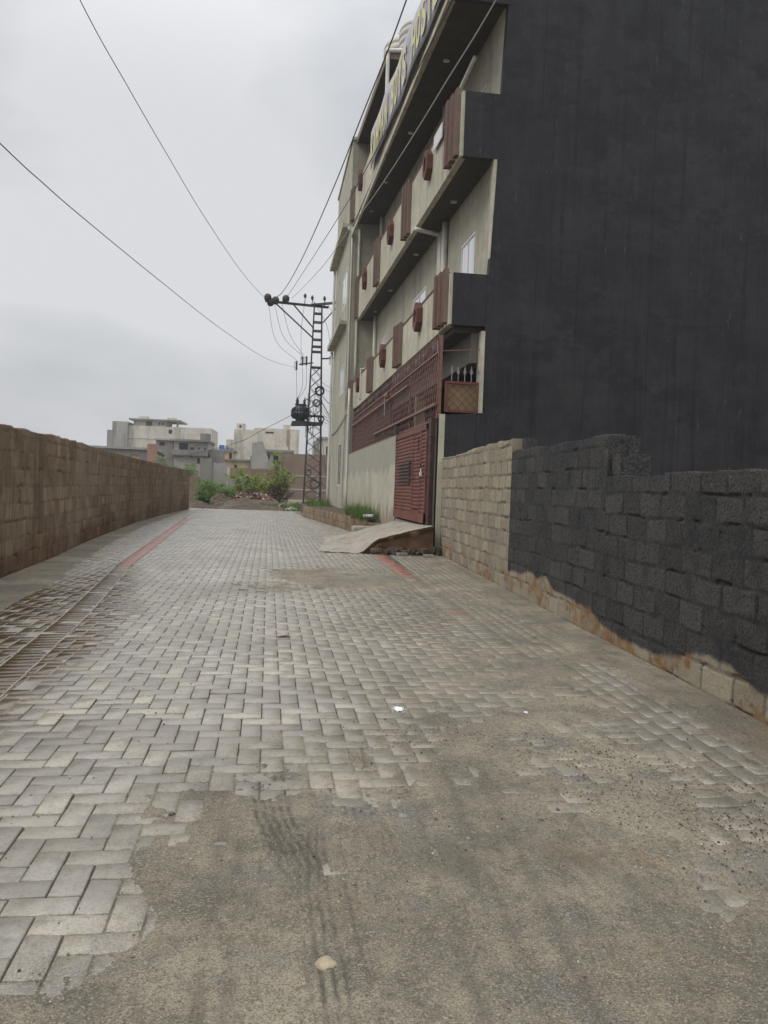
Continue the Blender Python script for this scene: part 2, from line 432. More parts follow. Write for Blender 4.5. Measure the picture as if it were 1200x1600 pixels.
M_['block_r'] = block_mat('block_wall_right', 'right')
M_['block_l'] = block_mat('block_wall_left', 'left')
def brick_mat(name, c1=(.25, .155, .105), c2=(.19, .12, .085), mortar=(.27, .24, .2), scale=4.6):
    m = NM(name); bt = m.n('ShaderNodeTexBrick'); bt.inputs['Scale'].default_value = scale
    tc = m.n('ShaderNodeTexCoord'); sp = m.n('ShaderNodeSeparateXYZ'); m.l(tc.outputs['Object'], sp.inputs[0])
    cb = m.n('ShaderNodeCombineXYZ'); m.l(m.math('ADD', sp.outputs[0], sp.outputs[1]), cb.inputs[0]); m.l(sp.outputs[2], cb.inputs[1])
    m.l(cb.outputs[0], bt.inputs['Vector'])
    bt.inputs['Color1'].default_value = (*c1, 1); bt.inputs['Color2'].default_value = (*c2, 1); bt.inputs['Mortar'].default_value = (*mortar, 1)
    bt.inputs['Mortar Size'].default_value = .018
    c = m.mix(m.step(m.noise(.35, 6, .65), .4, .7, 0, .6), bt.outputs[0], (.33, .27, .21))
    c = m.mix(m.step(m.noise(1.6, 6), .58, .75, 0, .5), c, (.12, .09, .07))
    m.color(c).rough(.9); m.bump(bt.outputs[1], .5, .01); return m.m
M_['brick'] = brick_mat('weathered_brick')
M_['brickred'] = simple('broken_brick', (.125, .066, .047), .9, .6, 1.6, .5)
M_['soil'] = None
def soil():
    m = NM('soil'); c = m.ramp(m.noise(.6, 8, .65), [(.3, (.045, .036, .028)), (.55, (.09, .072, .055)), (.75, (.15, .125, .095))])
    c = m.mix(m.step(m.noise(9, 6, .75), .6, .68, 0, .7), c, (.27, .24, .2))
    m.color(c).rough(.95).spec(.15); m.bump(m.noise(9, 6, .7), .7, .05); return m.m
M_['soil'] = soil()
M_['darkdirt'] = simple('dark_dirt', (.095, .072, .052), .95, .5, 2.5, .8, bd=.03)
M_['bark'] = simple('bark', (.07, .05, .035), .95, .3, 14, .5, stretch=(1, 1, .3))
def leafm(name, a, b):
    m = NM(name); oi = m.attr('rnd')
    m.color(m.ramp(oi, [(0, a), (1, b)])).rough(.6).spec(.3)
    tr = m.n('ShaderNodeBsdfTranslucent'); m.l(m.ramp(oi, [(0, a), (1, b)]), tr.inputs[0])
    mx = m.n('ShaderNodeMixShader'); mx.inputs[0].default_value = .35
    m.l(m.b.outputs[0], mx.inputs[1]); m.l(tr.outputs[0], mx.inputs[2]); m.l(mx.outputs[0], m.o.inputs[0]); return m.m
M_['leaf'] = leafm('leaf_yellow_green', (.15, .21, .03), (.38, .46, .09))
M_['leafd'] = leafm('leaf_green', (.11, .19, .045), (.26, .37, .11))
M_['grass'] = leafm('grass_blade', (.055, .11, .02), (.17, .27, .06))
M_['dryleaf'] = leafm('dry_leaf', (.05, .035, .02), (.11, .07, .04))

# ------------------------------------------------------------------ ground
g = MB(); g.add([(-900, -60, -.06), (900, -60, -.06), (900, 1500, -.06), (-900, 1500, -.06)], [(0, 1, 2, 3)])
struct(g.build('ground', M_['soil']))

FIELD = [(-0.62, 2.69, -1), (-0.94, 3.52, -1), (-0.76, 3.9, -1), (-0.62, 5.02, -1), (-0.28, 5.88, -1), (-1.18, 5.03, -1.2), (-1.28, 4.4, -1), (0.25, 9.02, -0.9), (-0.61, 12.1, -1), (0.49, 19.17, -0.9), (-0.04, 5.01, -1), (0.57, 6.1, -0.5), (0.89, 5.89, -0.35), (0.35, 4.86, -0.6), (-0.26, 4.37, -0.7), (-0.65, 2.34, -0.6), (-0.6, 2.07, 0.6), (-0.75, 2.62, -1), (-0.39, 2.52, -0.25), (-0.44, 2.32, 0.1), (-0.56, 3.12, -0.4), (-0.35, 3.22, -0.05), (-0.22, 3.79, -0.1), (0.04, 3.82, -0.05), (0.23, 4.04, 0), (-0.33, 2.17, 1), (-0.23, 2.66, 0.9), (-0.16, 2.15, 1), (0.1, 2.45, 1), (0.12, 3.14, 0.8), (0.37, 2.25, 1), (0.49, 3.11, 0.5), (0.44, 3.85, 0.3), (0.91, 3.83, 0.35), (0.71, 4.13, 0.1), (1.39, 4.33, 0.4), (0.85, 2.58, 1), (1.12, 2.19, 1), (1.8, 3.04, 0.45), (1.61, 3.54, 0.3), (1.86, 4.56, 0.6), (2.13, 5.91, 0.8), (2.61, 5.7, -0.35), (2.53, 4.69, -0.45), (2.54, 4.12, -0.4), (2.53, 3.76, -0.3), (1.67, 7.19, -0.2), (1.19, 7.17, -0.35), (1.68, 5.9, 0.05), (2.51, 9.23, 0), (2.2, 10.32, 0.15), (1.38, 12.02, 0.5), (0.62, 12.32, 0.7), (-0.13, 11.23, 0.3), (1.57, 8.67, -0.3), (1.61, 2.53, 0.15), (2.19, 3.28, 0.1), (2.28, 7.21, 0), (3.05, 7.58, -0.1), (-0.18, 3.16, 0.8), (1.32, 1.91, 1), (1.6, 2.33, 0.8), (-0.34, 24.24, -0.8), (1.42, 21.96, -0.6), (-2.11, 23.36, -0.8), (1.66, 14.63, -0.4), (2.91, 12.73, -0.1), (2.61, 8.75, -0.1), (0.78, 15.75, -0.8), (-0.28, 2.31, 0.9), (-0.34, 2.9, 0.5), (0.75, 3.1, 0.5), (1.01, 3.49, 0.4), (0.63, 1.98, 0.8), (-3, 3, -1), (-2.5, 8, -1), (-3, 16, -1), (-1, 35, -.9), (1, 35, -.8), (0, 0, .9), (3, 1, .8), (-2, 1, 0), (-3, -1, 0)]
FA = np.array(FIELD)
FA[(FA[:, 1] > 3.2) & (FA[:, 0] > .3) & (FA[:, 2] > .05) & (FA[:, 1] < 11.5), 2] -= .12
def field(X, Y):
    # how much loose sand lies on the paving; distances in a frame that stretches with Y
    u = X / (Y + 2); w = np.log(Y + 3); 
    fu = FA[:, 0] / (FA[:, 1] + 2); fw = np.log(FA[:, 1] + 3)
    num = 0; den = 0
    for a, b, v in zip(fu, fw, FA[:, 2]):
        d2 = ((u - a) * 1.3) ** 2 + (w - b) ** 2 + 2e-5
        k = 1 / d2 ** 1.6; num = num + k * v; den = den + k
    return num / den
def strip_x(Y):
    return np.interp(Y, [-2, 2, 4, 5.7, 8.4, 13.5, 18, 30.6, 45], [-1.55, -1.6, -1.66, -1.73, -1.87, -2.27, -2.46, -3.02, -3.6])
def rstrip_x(Y): return 2.02 + .022 * (np.asarray(Y, float) - 8)
def edge_l(Y): return np.interp(Y, [-2, 8.3, 11.3, 18, 24.7, 45], [-2.5, -2.6, -2.85, -3.35, -3.75, -4.1])
def edge_r(Y): return np.interp(Y, [-2, 4, 5.6, 8.1, 12.8, 17, 17.3, 25, 25.5, 37, 45], [2.7, 2.77, 2.78, 2.86, 3.3, 3.6, 3.4, 3.4, 2.62, 1.62, 1.3])
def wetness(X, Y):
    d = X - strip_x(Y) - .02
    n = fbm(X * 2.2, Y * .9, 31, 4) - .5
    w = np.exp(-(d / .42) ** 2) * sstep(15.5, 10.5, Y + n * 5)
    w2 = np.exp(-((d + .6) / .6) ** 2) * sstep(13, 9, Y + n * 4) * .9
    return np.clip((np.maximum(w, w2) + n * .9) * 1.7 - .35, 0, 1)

# herringbone pavers
PW = .112
Pv = []; Pr = []
def brick_rect(cx, cy, hx, hy, rot=0., red=0.):
    Pv.append((cx, cy, hx, hy, rot, red))
AY0, AY1 = 1.2, 45.2
ni0, ni1 = int(-4.3 / PW), int(3.8 / PW)
nj0, nj1 = int(AY0 / PW), int(AY1 / PW)
for j in range(nj0, nj1):
    for i in range(ni0, ni1):
        k = (i - j) % 4
        # rows step to the left going away from the camera, as in the photo
        kk = (i + j) % 4
        if kk == 0: cx, cy, hx, hy = (i + 1) * PW, (j + .5) * PW, PW, PW / 2          # lies across
        elif kk == 2: 
            # a brick standing along the road fills this cell and the one nearer
            cx, cy, hx, hy = (i + .5) * PW, (j + 1) * PW, PW / 2, PW
        else: continue
        Y = cy
        lo, hi = cx - hx, cx + hx; sx = float(strip_x(Y)); g_ = PW + .004
        lo = max(lo, float(edge_l(Y)) - .03); hi = min(hi, float(edge_r(Y)) + .03)
        if Y < 17: hi = min(hi, float(rstrip_x(Y)) - .004)
        pieces = [(lo, min(hi, sx - g_)), (max(lo, sx + g_), hi)]
        if Y > 16.8 and Y < 21.9 and cx > 1.15 + (Y - 17.1) * .12: continue
        for lo, hi in pieces:
            if hi - lo > .014: brick_rect((lo + hi) / 2, cy, (hi - lo) / 2, hy)
# the two curved marker courses and the stack-laid pavers beyond the right one
y = 1.2
while y < 45:
    x = strip_x(y); dx = float(strip_x(y + .1) - strip_x(y - .1)) / .2
    brick_rect(float(x), y, PW, PW / 2, -math.atan(dx) * .9, 1. if 13.2 < y < 32 else 0.)
    y += PW
y = 1.2
while y < 17:
    x = float(rstrip_x(y)) + PW
    brick_rect(x, y, PW, PW / 2, -.022, 1. if (12.4 < y < 16.6 or 8.78 < y < 8.9) else 0.)
    y += PW
col = 0
while col < 12:
    y = 1.2 + (col % 2) * PW
    while y < 16.9:
        x = float(rstrip_x(y)) + 2 * PW + (col + .5) * PW + .01 + .03 * (y - 8) * .4
        if x < edge_r(y) - .06: brick_rect(x, y, PW / 2, PW, -.03)
        y += 2 * PW
    col += 1
for (x, y) in [(.95, 22.3), (1.18, 22.3), (.7, 24.9), (.95, 24.9), (1.2, 24.9), (.5, 22.4)]: brick_rect(x, y, PW, PW / 2, 0, .8)
A = np.array(Pv); nP = len(A)
r1 = rng.random(nP); gap = .003; inset = .0045; dep = .012
hx = A[:, 2] - gap; hy = A[:, 3] - gap
wetv = wetness(A[:, 0], A[:, 1])
zt = rng.normal(0, .0013, nP) + (rng.random(nP) < .14) * .0042 * (A[:, 1] < 6); tx = rng.normal(0, .006, nP); ty = rng.normal(0, .006, nP); rot = A[:, 4] + rng.normal(0, .008, nP)
V = np.zeros((nP, 12, 3))
cs = [(-1, -1), (1, -1), (1, 1), (-1, 1)]
for ring, (ins, dz) in enumerate([(0, -dep), (0, -.0032), (inset, 0)]):
    for c, (sx, sy) in enumerate(cs):
        lx = sx * (hx - ins); ly = sy * (hy - ins)
        V[:, ring * 4 + c, 0] = A[:, 0] + lx * np.cos(rot) - ly * np.sin(rot)
        V[:, ring * 4 + c, 1] = A[:, 1] + lx * np.sin(rot) + ly * np.cos(rot)
        V[:, ring * 4 + c, 2] = zt + dz + lx * tx + ly * ty
faces = [(8, 9, 10, 11)] + [(a * 4 + c, a * 4 + (c + 1) % 4, (a + 1) * 4 + (c + 1) % 4, (a + 1) * 4 + c) for a in (0, 1) for c in range(4)]
F = (np.array(faces)[None] + (np.arange(nP) * 12)[:, None, None]).reshape(-1, 4)
me = bpy.data.meshes.new('paving')
me.vertices.add(nP * 12); me.vertices.foreach_set('co', V.reshape(-1).astype(np.float32))
me.loops.add(F.size); me.loops.foreach_set('vertex_index', F.reshape(-1).astype(np.int32))
me.polygons.add(len(F)); me.polygons.foreach_set('loop_start', np.arange(0, F.size, 4, dtype=np.int32)); me.polygons.foreach_set('loop_total', np.full(len(F), 4, dtype=np.int32))
me.update(calc_edges=True)
dv = np.clip(sstep(-1.15, .20, field(V[:, :, 0], np.maximum(V[:, :, 1], 0)) + (fbm(V[:, :, 0] * 2.6, V[:, :, 1] * 2, 3, 5, .55) - .5) * .75) * sstep(30, 14, V[:, :, 1]), 0, 1)
at = me.attributes.new('dust', 'FLOAT', 'POINT'); at.data.foreach_set('value', dv.reshape(-1).astype(np.float32))
for nm, arr in (('rnd', r1), ('wet', wetv), ('red', A[:, 5])):
    at = me.attributes.new(nm, 'FLOAT', 'FACE'); at.data.foreach_set('value', np.repeat(arr, 9).astype(np.float32))
struct(link('road_paving', me, M_['paver']))

# sand: bedding in the joints, drifts over the pavers
ys = [1.0]
while ys[-1] < 45.6:
    Y = ys[-1]; ys.append(Y + max(.0045, Y * Y * .00052) if Y < 24 else Y + .35)
ys = np.array([-3, -2, -1, 0, .5] + ys)
xs = np.concatenate([np.linspace(-4.6, -1.4, 130, endpoint=False), np.linspace(-1.4, -.35, 110, endpoint=False), np.linspace(-.35, .75, 180, endpoint=False), np.linspace(.75, 3.0, 230, endpoint=False), np.linspace(3.0, 4.4, 60)])
X, Y = np.meshgrid(xs, ys)
Yc = np.maximum(Y, 0)
fv = field(X, Yc)
n1 = fbm(X * 2.6, Y * 2.0, 3, 5, .55) - .5; n2 = fbm(X * 14, Y * 11, 9, 4, .6) - .5; n3 = fbm(X * 60, Y * 50, 5, 3, .7) - .5
near = sstep(12, 4, Y)
v = fv + n1 * .8 + n2 * .5 + (fbm(X * 5, Y * 4, 41, 3) - .5) * .35
v = v + 1.3 * np.exp(-((X - edge_r(Yc)) / .13) ** 2) * (Yc < 17) + 1.0 * np.exp(-((X - edge_l(Yc)) / .12) ** 2)
H = -.0085 + .0150 * sstep(-.65, .95, v) + (n2 * .0028 + n3 * .0018) * sstep(-.6, .1, v) + .007 * sstep(.45, 1.0, v)
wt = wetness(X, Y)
H = np.where(v < 0, np.maximum(H, -.0085 + .0065 * sstep(.15, .5, wt)), H)
# tyre ruts and scratches
def groove(X, Y, pts, w, d, y0, y1):
    px = np.interp(Y, [p[1] for p in pts], [p[0] for p in pts]); e = np.exp(-((X - px - n2 * .03) / w) ** 2)
    return -d * 2.0 * e * sstep(.25, .6, v) * sstep(y0, y0 + .1, Y) * sstep(y1, y1 - .3, Y)
for px0, w, d in ((.172, .008, .0038), (.205, .007, .003), (.238, .008, .003), (.14, .006, .002), (.30, .007, .0018)):
    H += groove(X, Y, [(px0 + .02, 1.8), (px0, 2.6), (px0 + .03, 3.4)], w, d, 1.7, 3.3)
for px0 in (.03, .07, .11, .15):
    H += groove(X, Y, [(px0 + .12, 2.6), (px0, 3.2), (px0 - .06, 4.2)], .013, .0045, 2.75, 3.95) + (n2 * .020 + n3 * .010) * np.exp(-((X - px0 + .02) / .05) ** 2) * sstep(2.8, 3.0, Y) * sstep(4.1, 3.7, Y)
for px0 in (.36, .40): H += groove(X, Y, [(px0, 3.2), (px0 + .06, 4.4)], .009, .003, 3.3, 4.3)
H = np.where(v > .3, np.maximum(H, .0034), H)
RUT_SHADE_STAIN = np.zeros_like(X)  # dark colour along the ruts standing in for their shade, plus a dark patch
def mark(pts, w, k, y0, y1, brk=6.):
    global RUT_SHADE_STAIN
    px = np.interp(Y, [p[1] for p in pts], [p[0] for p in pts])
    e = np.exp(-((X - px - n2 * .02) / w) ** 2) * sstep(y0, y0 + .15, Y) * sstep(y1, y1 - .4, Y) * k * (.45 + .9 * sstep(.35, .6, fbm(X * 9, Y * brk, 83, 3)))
    RUT_SHADE_STAIN = np.maximum(RUT_SHADE_STAIN, e)
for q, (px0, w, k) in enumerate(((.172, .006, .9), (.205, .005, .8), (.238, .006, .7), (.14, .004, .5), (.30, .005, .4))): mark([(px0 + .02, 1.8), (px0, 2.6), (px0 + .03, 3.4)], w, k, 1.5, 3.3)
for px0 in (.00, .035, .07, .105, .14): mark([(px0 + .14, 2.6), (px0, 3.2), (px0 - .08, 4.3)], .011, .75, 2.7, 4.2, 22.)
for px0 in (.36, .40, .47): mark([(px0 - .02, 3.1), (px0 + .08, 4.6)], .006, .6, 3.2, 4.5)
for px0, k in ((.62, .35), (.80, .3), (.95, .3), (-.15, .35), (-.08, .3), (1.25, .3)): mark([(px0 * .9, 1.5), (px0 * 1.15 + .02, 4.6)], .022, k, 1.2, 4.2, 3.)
RUT_SHADE_STAIN = np.maximum(RUT_SHADE_STAIN, .85 * sstep(.45, .68, fbm(X * 3.2, Y * 2.0, 91, 4)) * np.exp(-((X - .95) / .34) ** 2 - ((Y - 2.75) / .3) ** 2) * 1.2)
H = np.where((X < edge_l(Yc)) | ((X > edge_r(Yc)) & (Yc < 17)), .004 + n2 * .006 + n3 * .003 + n1 * .006, H)
H = np.where(Y < 1.2, np.maximum(H, .004), H)
P = np.stack([X, Y, H], -1)
joint = sstep(-.1, -.45, v) * ((X > edge_l(Yc)) & (X < edge_r(Yc)))
me = grid_mesh('sand', P, {'rut_shade_stain': np.clip(RUT_SHADE_STAIN, 0, 1), 'joint': joint, 'wet': np.clip(wt * 1.2, 0, 1) * joint})
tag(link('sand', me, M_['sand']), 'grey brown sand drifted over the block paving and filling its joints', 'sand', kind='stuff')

# ------------------------------------------------------------------ concrete block walls
def block_wall(name, path, top, mat, parent, thick, side, res, course, blen, seed, z0=-.05, mask=None, rust=None, rough=1., zphase=0.):
    path = np.array(path, float); seg = np.hypot(*np.diff(path, axis=0).T); cum = np.concatenate([[0], np.cumsum(seg)])
    L = cum[-1]; n = int(L / res) + 2; s = np.linspace(0, L, n)
    px = np.interp(s, cum, path[:, 0]); py = np.interp(s, cum, path[:, 1])
    tx = np.gradient(px, s); ty = np.gradient(py, s); nn = np.hypot(tx, ty); tx /= nn; ty /= nn
    nx, ny = side * ty, -side * tx
    tp = np.array([top(a, b) for a, b in zip(px, py)])
    nz_ = int((tp.max() - z0) / res) + 2; t = np.linspace(0, 1, nz_)
    S, T = np.meshgrid(s, t); Z = z0 + T * (tp[None, :] - z0)
    wS = S + (fbm(S * 3, Z * 3, seed, 3) - .5) * .05; wZ = Z + (fbm(S * 2.2, Z * 3, seed + 5, 3) - .5) * .035 + zphase
    row = np.floor(wZ / course); dz = np.minimum(wZ - row * course, (row + 1) * course - wZ)
    sh = hashv(row, row * 0 + 3, seed) * .3
    ss = wS / blen + (row % 2) * .5 + sh; colm = np.floor(ss)
    jit = (hashv(colm, row, seed + 2) - .5) * .22
    jit2 = (hashv(colm + 1, row, seed + 2) - .5) * .22
    dl = (ss - colm - jit) * blen; dr = (colm + 1 + jit2 - ss) * blen
    ds = np.minimum(np.abs(dl), np.abs(dr))
    cell = np.where(dl < 0, colm - 1, np.where(dr < 0, colm + 1, colm))
    br = hashv(cell, row, seed + 7)
    jw = .007 + .011 * fbm(S * 5, Z * 5, seed + 9, 3) * 2 * rough
    d = np.minimum(dz, ds); J = 1 - sstep(jw * .6, jw * 1.35, d)
    rn = fbm(S * 24, Z * 24, seed + 3, 4, .65) - .5; sm = fbm(S * 4, Z * 7, seed + 4, 4) - .5
    Hh = (1 - J) * (.006 + .005 * (br - .3) + rn * .012) + J * (.004 + sm * .014 + rn * .003)
    crack = sstep(.6, .8, J) * sstep(-.12, -.16, sm) * .016
    Hh = Hh * rough - crack * rough
    PX = px[None, :] + nx[None, :] * Hh; PY = py[None, :] + ny[None, :] * Hh
    Pf = np.stack([PX, PY, Z], -1)
    tw = tp + (fbm(s * 3, s * 0, seed + 21, 3) - .5) * .03 + (hashv(np.floor(s / blen), s * 0, seed + 40) - .5) * .028
    Pf[-1, :, 2] = tw
    back = np.stack([px - nx * thick, py - ny * thick, tw + .002], -1); bot = np.stack([px - nx * thick, py - ny * thick, np.full(n, z0)], -1)
    P = np.concatenate([Pf, back[None], bot[None]], 0)
    ext = lambda a: np.concatenate([a, a[-1:], a[-1:]], 0)
    at = {'joint': ext(J), 'rnd': ext(br)}
    at['mask'] = ext(mask(PX, PY, Z, S)) if mask is not None else ext(J * 0)
    at['rust'] = ext(rust(PX, PY, Z, S)) if rust is not None else ext(J * 0)
    me = grid_mesh(name, P, at)
    # end caps
    bm = bmesh.new(); bm.from_mesh(me); bm.verts.ensure_lookup_table(); R_, C_ = P.shape[:2]
    for c in (0, C_ - 1):
        vs = [bm.verts[r * C_ + c] for r in range(R_)]
        try: bm.faces.new(vs if c else vs[::-1])
        except ValueError: pass
    bm.to_mesh(me); bm.free()
    return link(name, me, mat, parent)
def rx(y): return 3.05 + .0525 * (y - 4.47)
rw = thing('block_wall', 'waist high concrete block wall on the right, bare at its far end and painted black nearer', 'wall', (rx(8), 8, 0))
def paint_edge(PX, PY, Z, S):
    # lower limit of the black paint: high at its far end, ragged
    lim = np.interp(PY, [2, 3.8, 4.4, 5.2, 5.6, 6.2, 6.9, 7.3, 7.7, 8.6, 9.2, 10.2, 10.8, 11.2], [.04, .12, .25, .33, .24, .14, .10, .16, .30, .30, .42, .40, .36, .22])
    return lim * .8 + (fbm(PY * 2.6, Z * 2.5, 77, 3) - .5) * .16 + (fbm(PY * 30, Z * 20, 78, 2) - .5) * .02
def mk(PX, PY, Z, S): return sstep(-.02, .03, Z - paint_edge(PX, PY, Z, S))
def ru(PX, PY, Z, S): return sstep(.42, .6, fbm(PY * 3, Z * 4, 51, 4)) * sstep(.6, .2, Z)
o = block_wall('wall_section', [(rx(17.12), 17.12), (rx(11.05), 11.05)], lambda a, b: np.interp(b, [11, 12.6, 14.9, 17.2], [2.15, 2.15, 2.08, 2.10]), M_['block_r'], rw, .16, 1, .017, .205, .40, 4, rust=lambda a, b, z, s: sstep(.5, .62, fbm(b * 3, z * 4, 51, 4)) * sstep(.45, .1, z))
o['label'] = 'bare tan block section of the wall beside the gate'
o = block_wall('wall_section', [(rx(11.05), 11.05), (rx(7.33), 7.33)], lambda a, b: 1.955, M_['block_r'], rw, .17, 1, .012, .205, .41, 14, mask=mk, rust=ru, rough=.8)
o['label'] = 'tall black painted middle section of the wall'
o = block_wall('wall_section', [(rx(7.33), 7.33), (rx(2.2), 2.2)], lambda a, b: 1.56, M_['block_r'], rw, .17, 1, .009, .200, .42, 24, mask=mk, rust=ru, rough=.85)
o['label'] = 'low black painted nearest section of the wall'
def loose_block(x0, x1, y0, y1, z0, z1, sd):
    b = MB(); b.box(x0, x1, y0, y1, z0, z1); me = b.mesh('block')
    bm = bmesh.new(); bm.from_mesh(me); bmesh.ops.bevel(bm, geom=bm.edges, offset=.008, segments=1, affect='EDGES'); bmesh.ops.subdivide_edges(bm, edges=bm.edges, cuts=7, use_grid_fill=True)
    rr = random.Random(sd)
    for v_ in bm.verts: v_.co += Vector((rr.uniform(-1, 1), rr.uniform(-1, 1), rr.uniform(-1, 1))) * .004
    bm.to_mesh(me); bm.free()
    for an, av in (('mask', 1.), ('rnd', .9)): a = me.attributes.new(an, 'FLOAT', 'POINT'); a.data.foreach_set('value', [av] * len(me.vertices))
    o = link('block', me, M_['block_r'], rw); return o
loose_block(rx(7.2) + .03, rx(7.2) + .33, 7.10, 7.30, 1.565, 1.765, 3)
loose_block(rx(7.3) + .17, rx(7.3) + .33, 7.34, 7.50, 1.565, 1.955, 5)
loose_block(rx(11) + .14, rx(11) + .30, 10.88, 11.04, 1.96, 2.15, 8)

lw = thing('block_wall', 'long brown weathered block wall curving along the left side of the paved lane', 'wall', (-3.5, 12, 0))
LP = [(-3.05, -1), (-3.2, 4), (-3.42, 9), (-3.52, 12), (-3.62, 14.5), (-3.88, 18), (-4.08, 22), (-4.28, 27), (-4.36, 34.2), (-4.25, 40), (-4.1, 43)]
# reversed so that the face looks to the lane
o = block_wall('wall_face', LP, lambda a, b: float(np.interp(b, [-1, 11, 13, 17.6, 26, 34, 43], [2.02, 2.03, 2.06, 2.10, 2.10, 2.08, 2.03])), M_['block_l'], lw, .2, 1, .026, .245, .44, 44, rough=1.0, rust=lambda a, b, z, s: sstep(.75, .1, z + (fbm(s * 1.2, z * 1.5, 57, 4) - .5) * 1.6) * .9)

# ------------------------------------------------------------------ hostel building
Y0, Y1 = 17.16, 38.0
def warp(x, y, z):
    if z > 5:
        k = .19 + .024 * (z - 8.65); k = min(.27, max(.15, k))
        z = 5 + (z - 5) * (1 + k * min(1, max(0, (y - Y0) / (Y1 - Y0))))
    return (x, y, z)
hb = thing('hostel_building', 'three storey hostel with olive plaster balconies, brown fins and a black painted side wall', 'building', (4.7, 27, 0))
def HB(): return MB(warp)
# black side wall, profile in XZ
prof = [(3.60, -.05), (3.60, 3.02), (4.52, 3.10), (4.54, 4.88), (4.68, 8.6), (4.80, 12.0), (4.80, 13.4), (16, 13.4), (16, -.05)]
sw = HB(); sw.prism([(x, Y0, z) for x, z in prof], (0, .2, 0))
sw.build('side_wall', M_['black'], hb)
# light plaster return strips along the side wall edge
st_ = HB(); st_.box(4.47, 4.55, Y0 - .02, Y0 + .3, 3.1, 4.88)
st_.box(4.60, 4.676, Y0 + .003, Y0 + .22, 6.05, 8.6); st_.box(3.60, 3.725, Y0 - .03, Y0 + .24, -.03, 3.04)
st_.build('corner_strip', M_['parapet'], hb)
def wall_holes(mb, x0, x1, ya, yb, za, zb, holes):
    yy = sorted({ya, yb, *[h[0] for h in holes], *[h[1] for h in holes]}); zz = sorted({za, zb, *[h[2] for h in holes], *[h[3] for h in holes]})
    for a, b in zip(yy, yy[1:]):
        for c, d in zip(zz, zz[1:]):
            if any(h[0] - 1e-6 <= a and b <= h[1] + 1e-6 and h[2] - 1e-6 <= c and d <= h[3] + 1e-6 for h in holes): continue
            mb.box(x0, x1, a, b, c, d)
win1 = [(18.85, 20.25, 6.35, 7.55), (24.95, 27.3, 6.4, 7.62), (33.6, 35.2, 6.6, 7.55)]
win2 = [(18.7, 19.9, 10.0, 10.9), (24.9, 27.2, 10.0, 10.9), (33.6, 35.2, 10.1, 10.95)]
mw = HB()
wall_holes(mw, 4.66, 4.90, Y0 + .2, Y1, 4.9, 8.62, win1)
wall_holes(mw, 4.78, 5.0, Y0 + .2, Y1, 8.62, 12.0, win2)
mw.box(4.9, 16, Y1 - .2, Y1, 4.9, 12); mw.box(5.0, 16, Y0 + .2, Y1 - .2, 11.8, 12.0); mw.box(4.9, 16, Y0 + .2, Y1 - .2, 4.9, 5.0)
mw.box(15.8, 16, Y0 + .2, Y1, 0, 12)
mw.build('front_wall', M_['plaster'], hb)
def window(x, h, nleaf=2, panes='pane', out=.0, extra=None):
    y0, y1, z0, z1 = h; t = .06
    f = HB(); xo = x + .004
    f.box(xo, xo + .06, y0, y1, z0, z0 + t); f.box(xo, xo + .06, y0, y1, z1 - t, z1)
    f.box(xo, xo + .06, y0, y0 + t, z0 + t, z1 - t); f.box(xo, xo + .06, y1 - t, y1, z0 + t, z1 - t)
    for k in range(1, nleaf):
        ym = y0 + (y1 - y0) * k / nleaf; f.box(xo + .005, xo + .055, ym - .035, ym + .035, z0 + t, z1 - t)
    w = f.build('window', M_['frame'], hb)
    pn = HB(); pn.box(xo + .02, xo + .03, y0 + t * .9, y1 - t * .9, z0 + t * .9, z1 - t * .9)
    p = pn.build('pane', M_[panes], None); p.parent = w
    return w
for h in win1 + win2[:2]: window(4.66 if h[2] < 9 else 4.78, h)
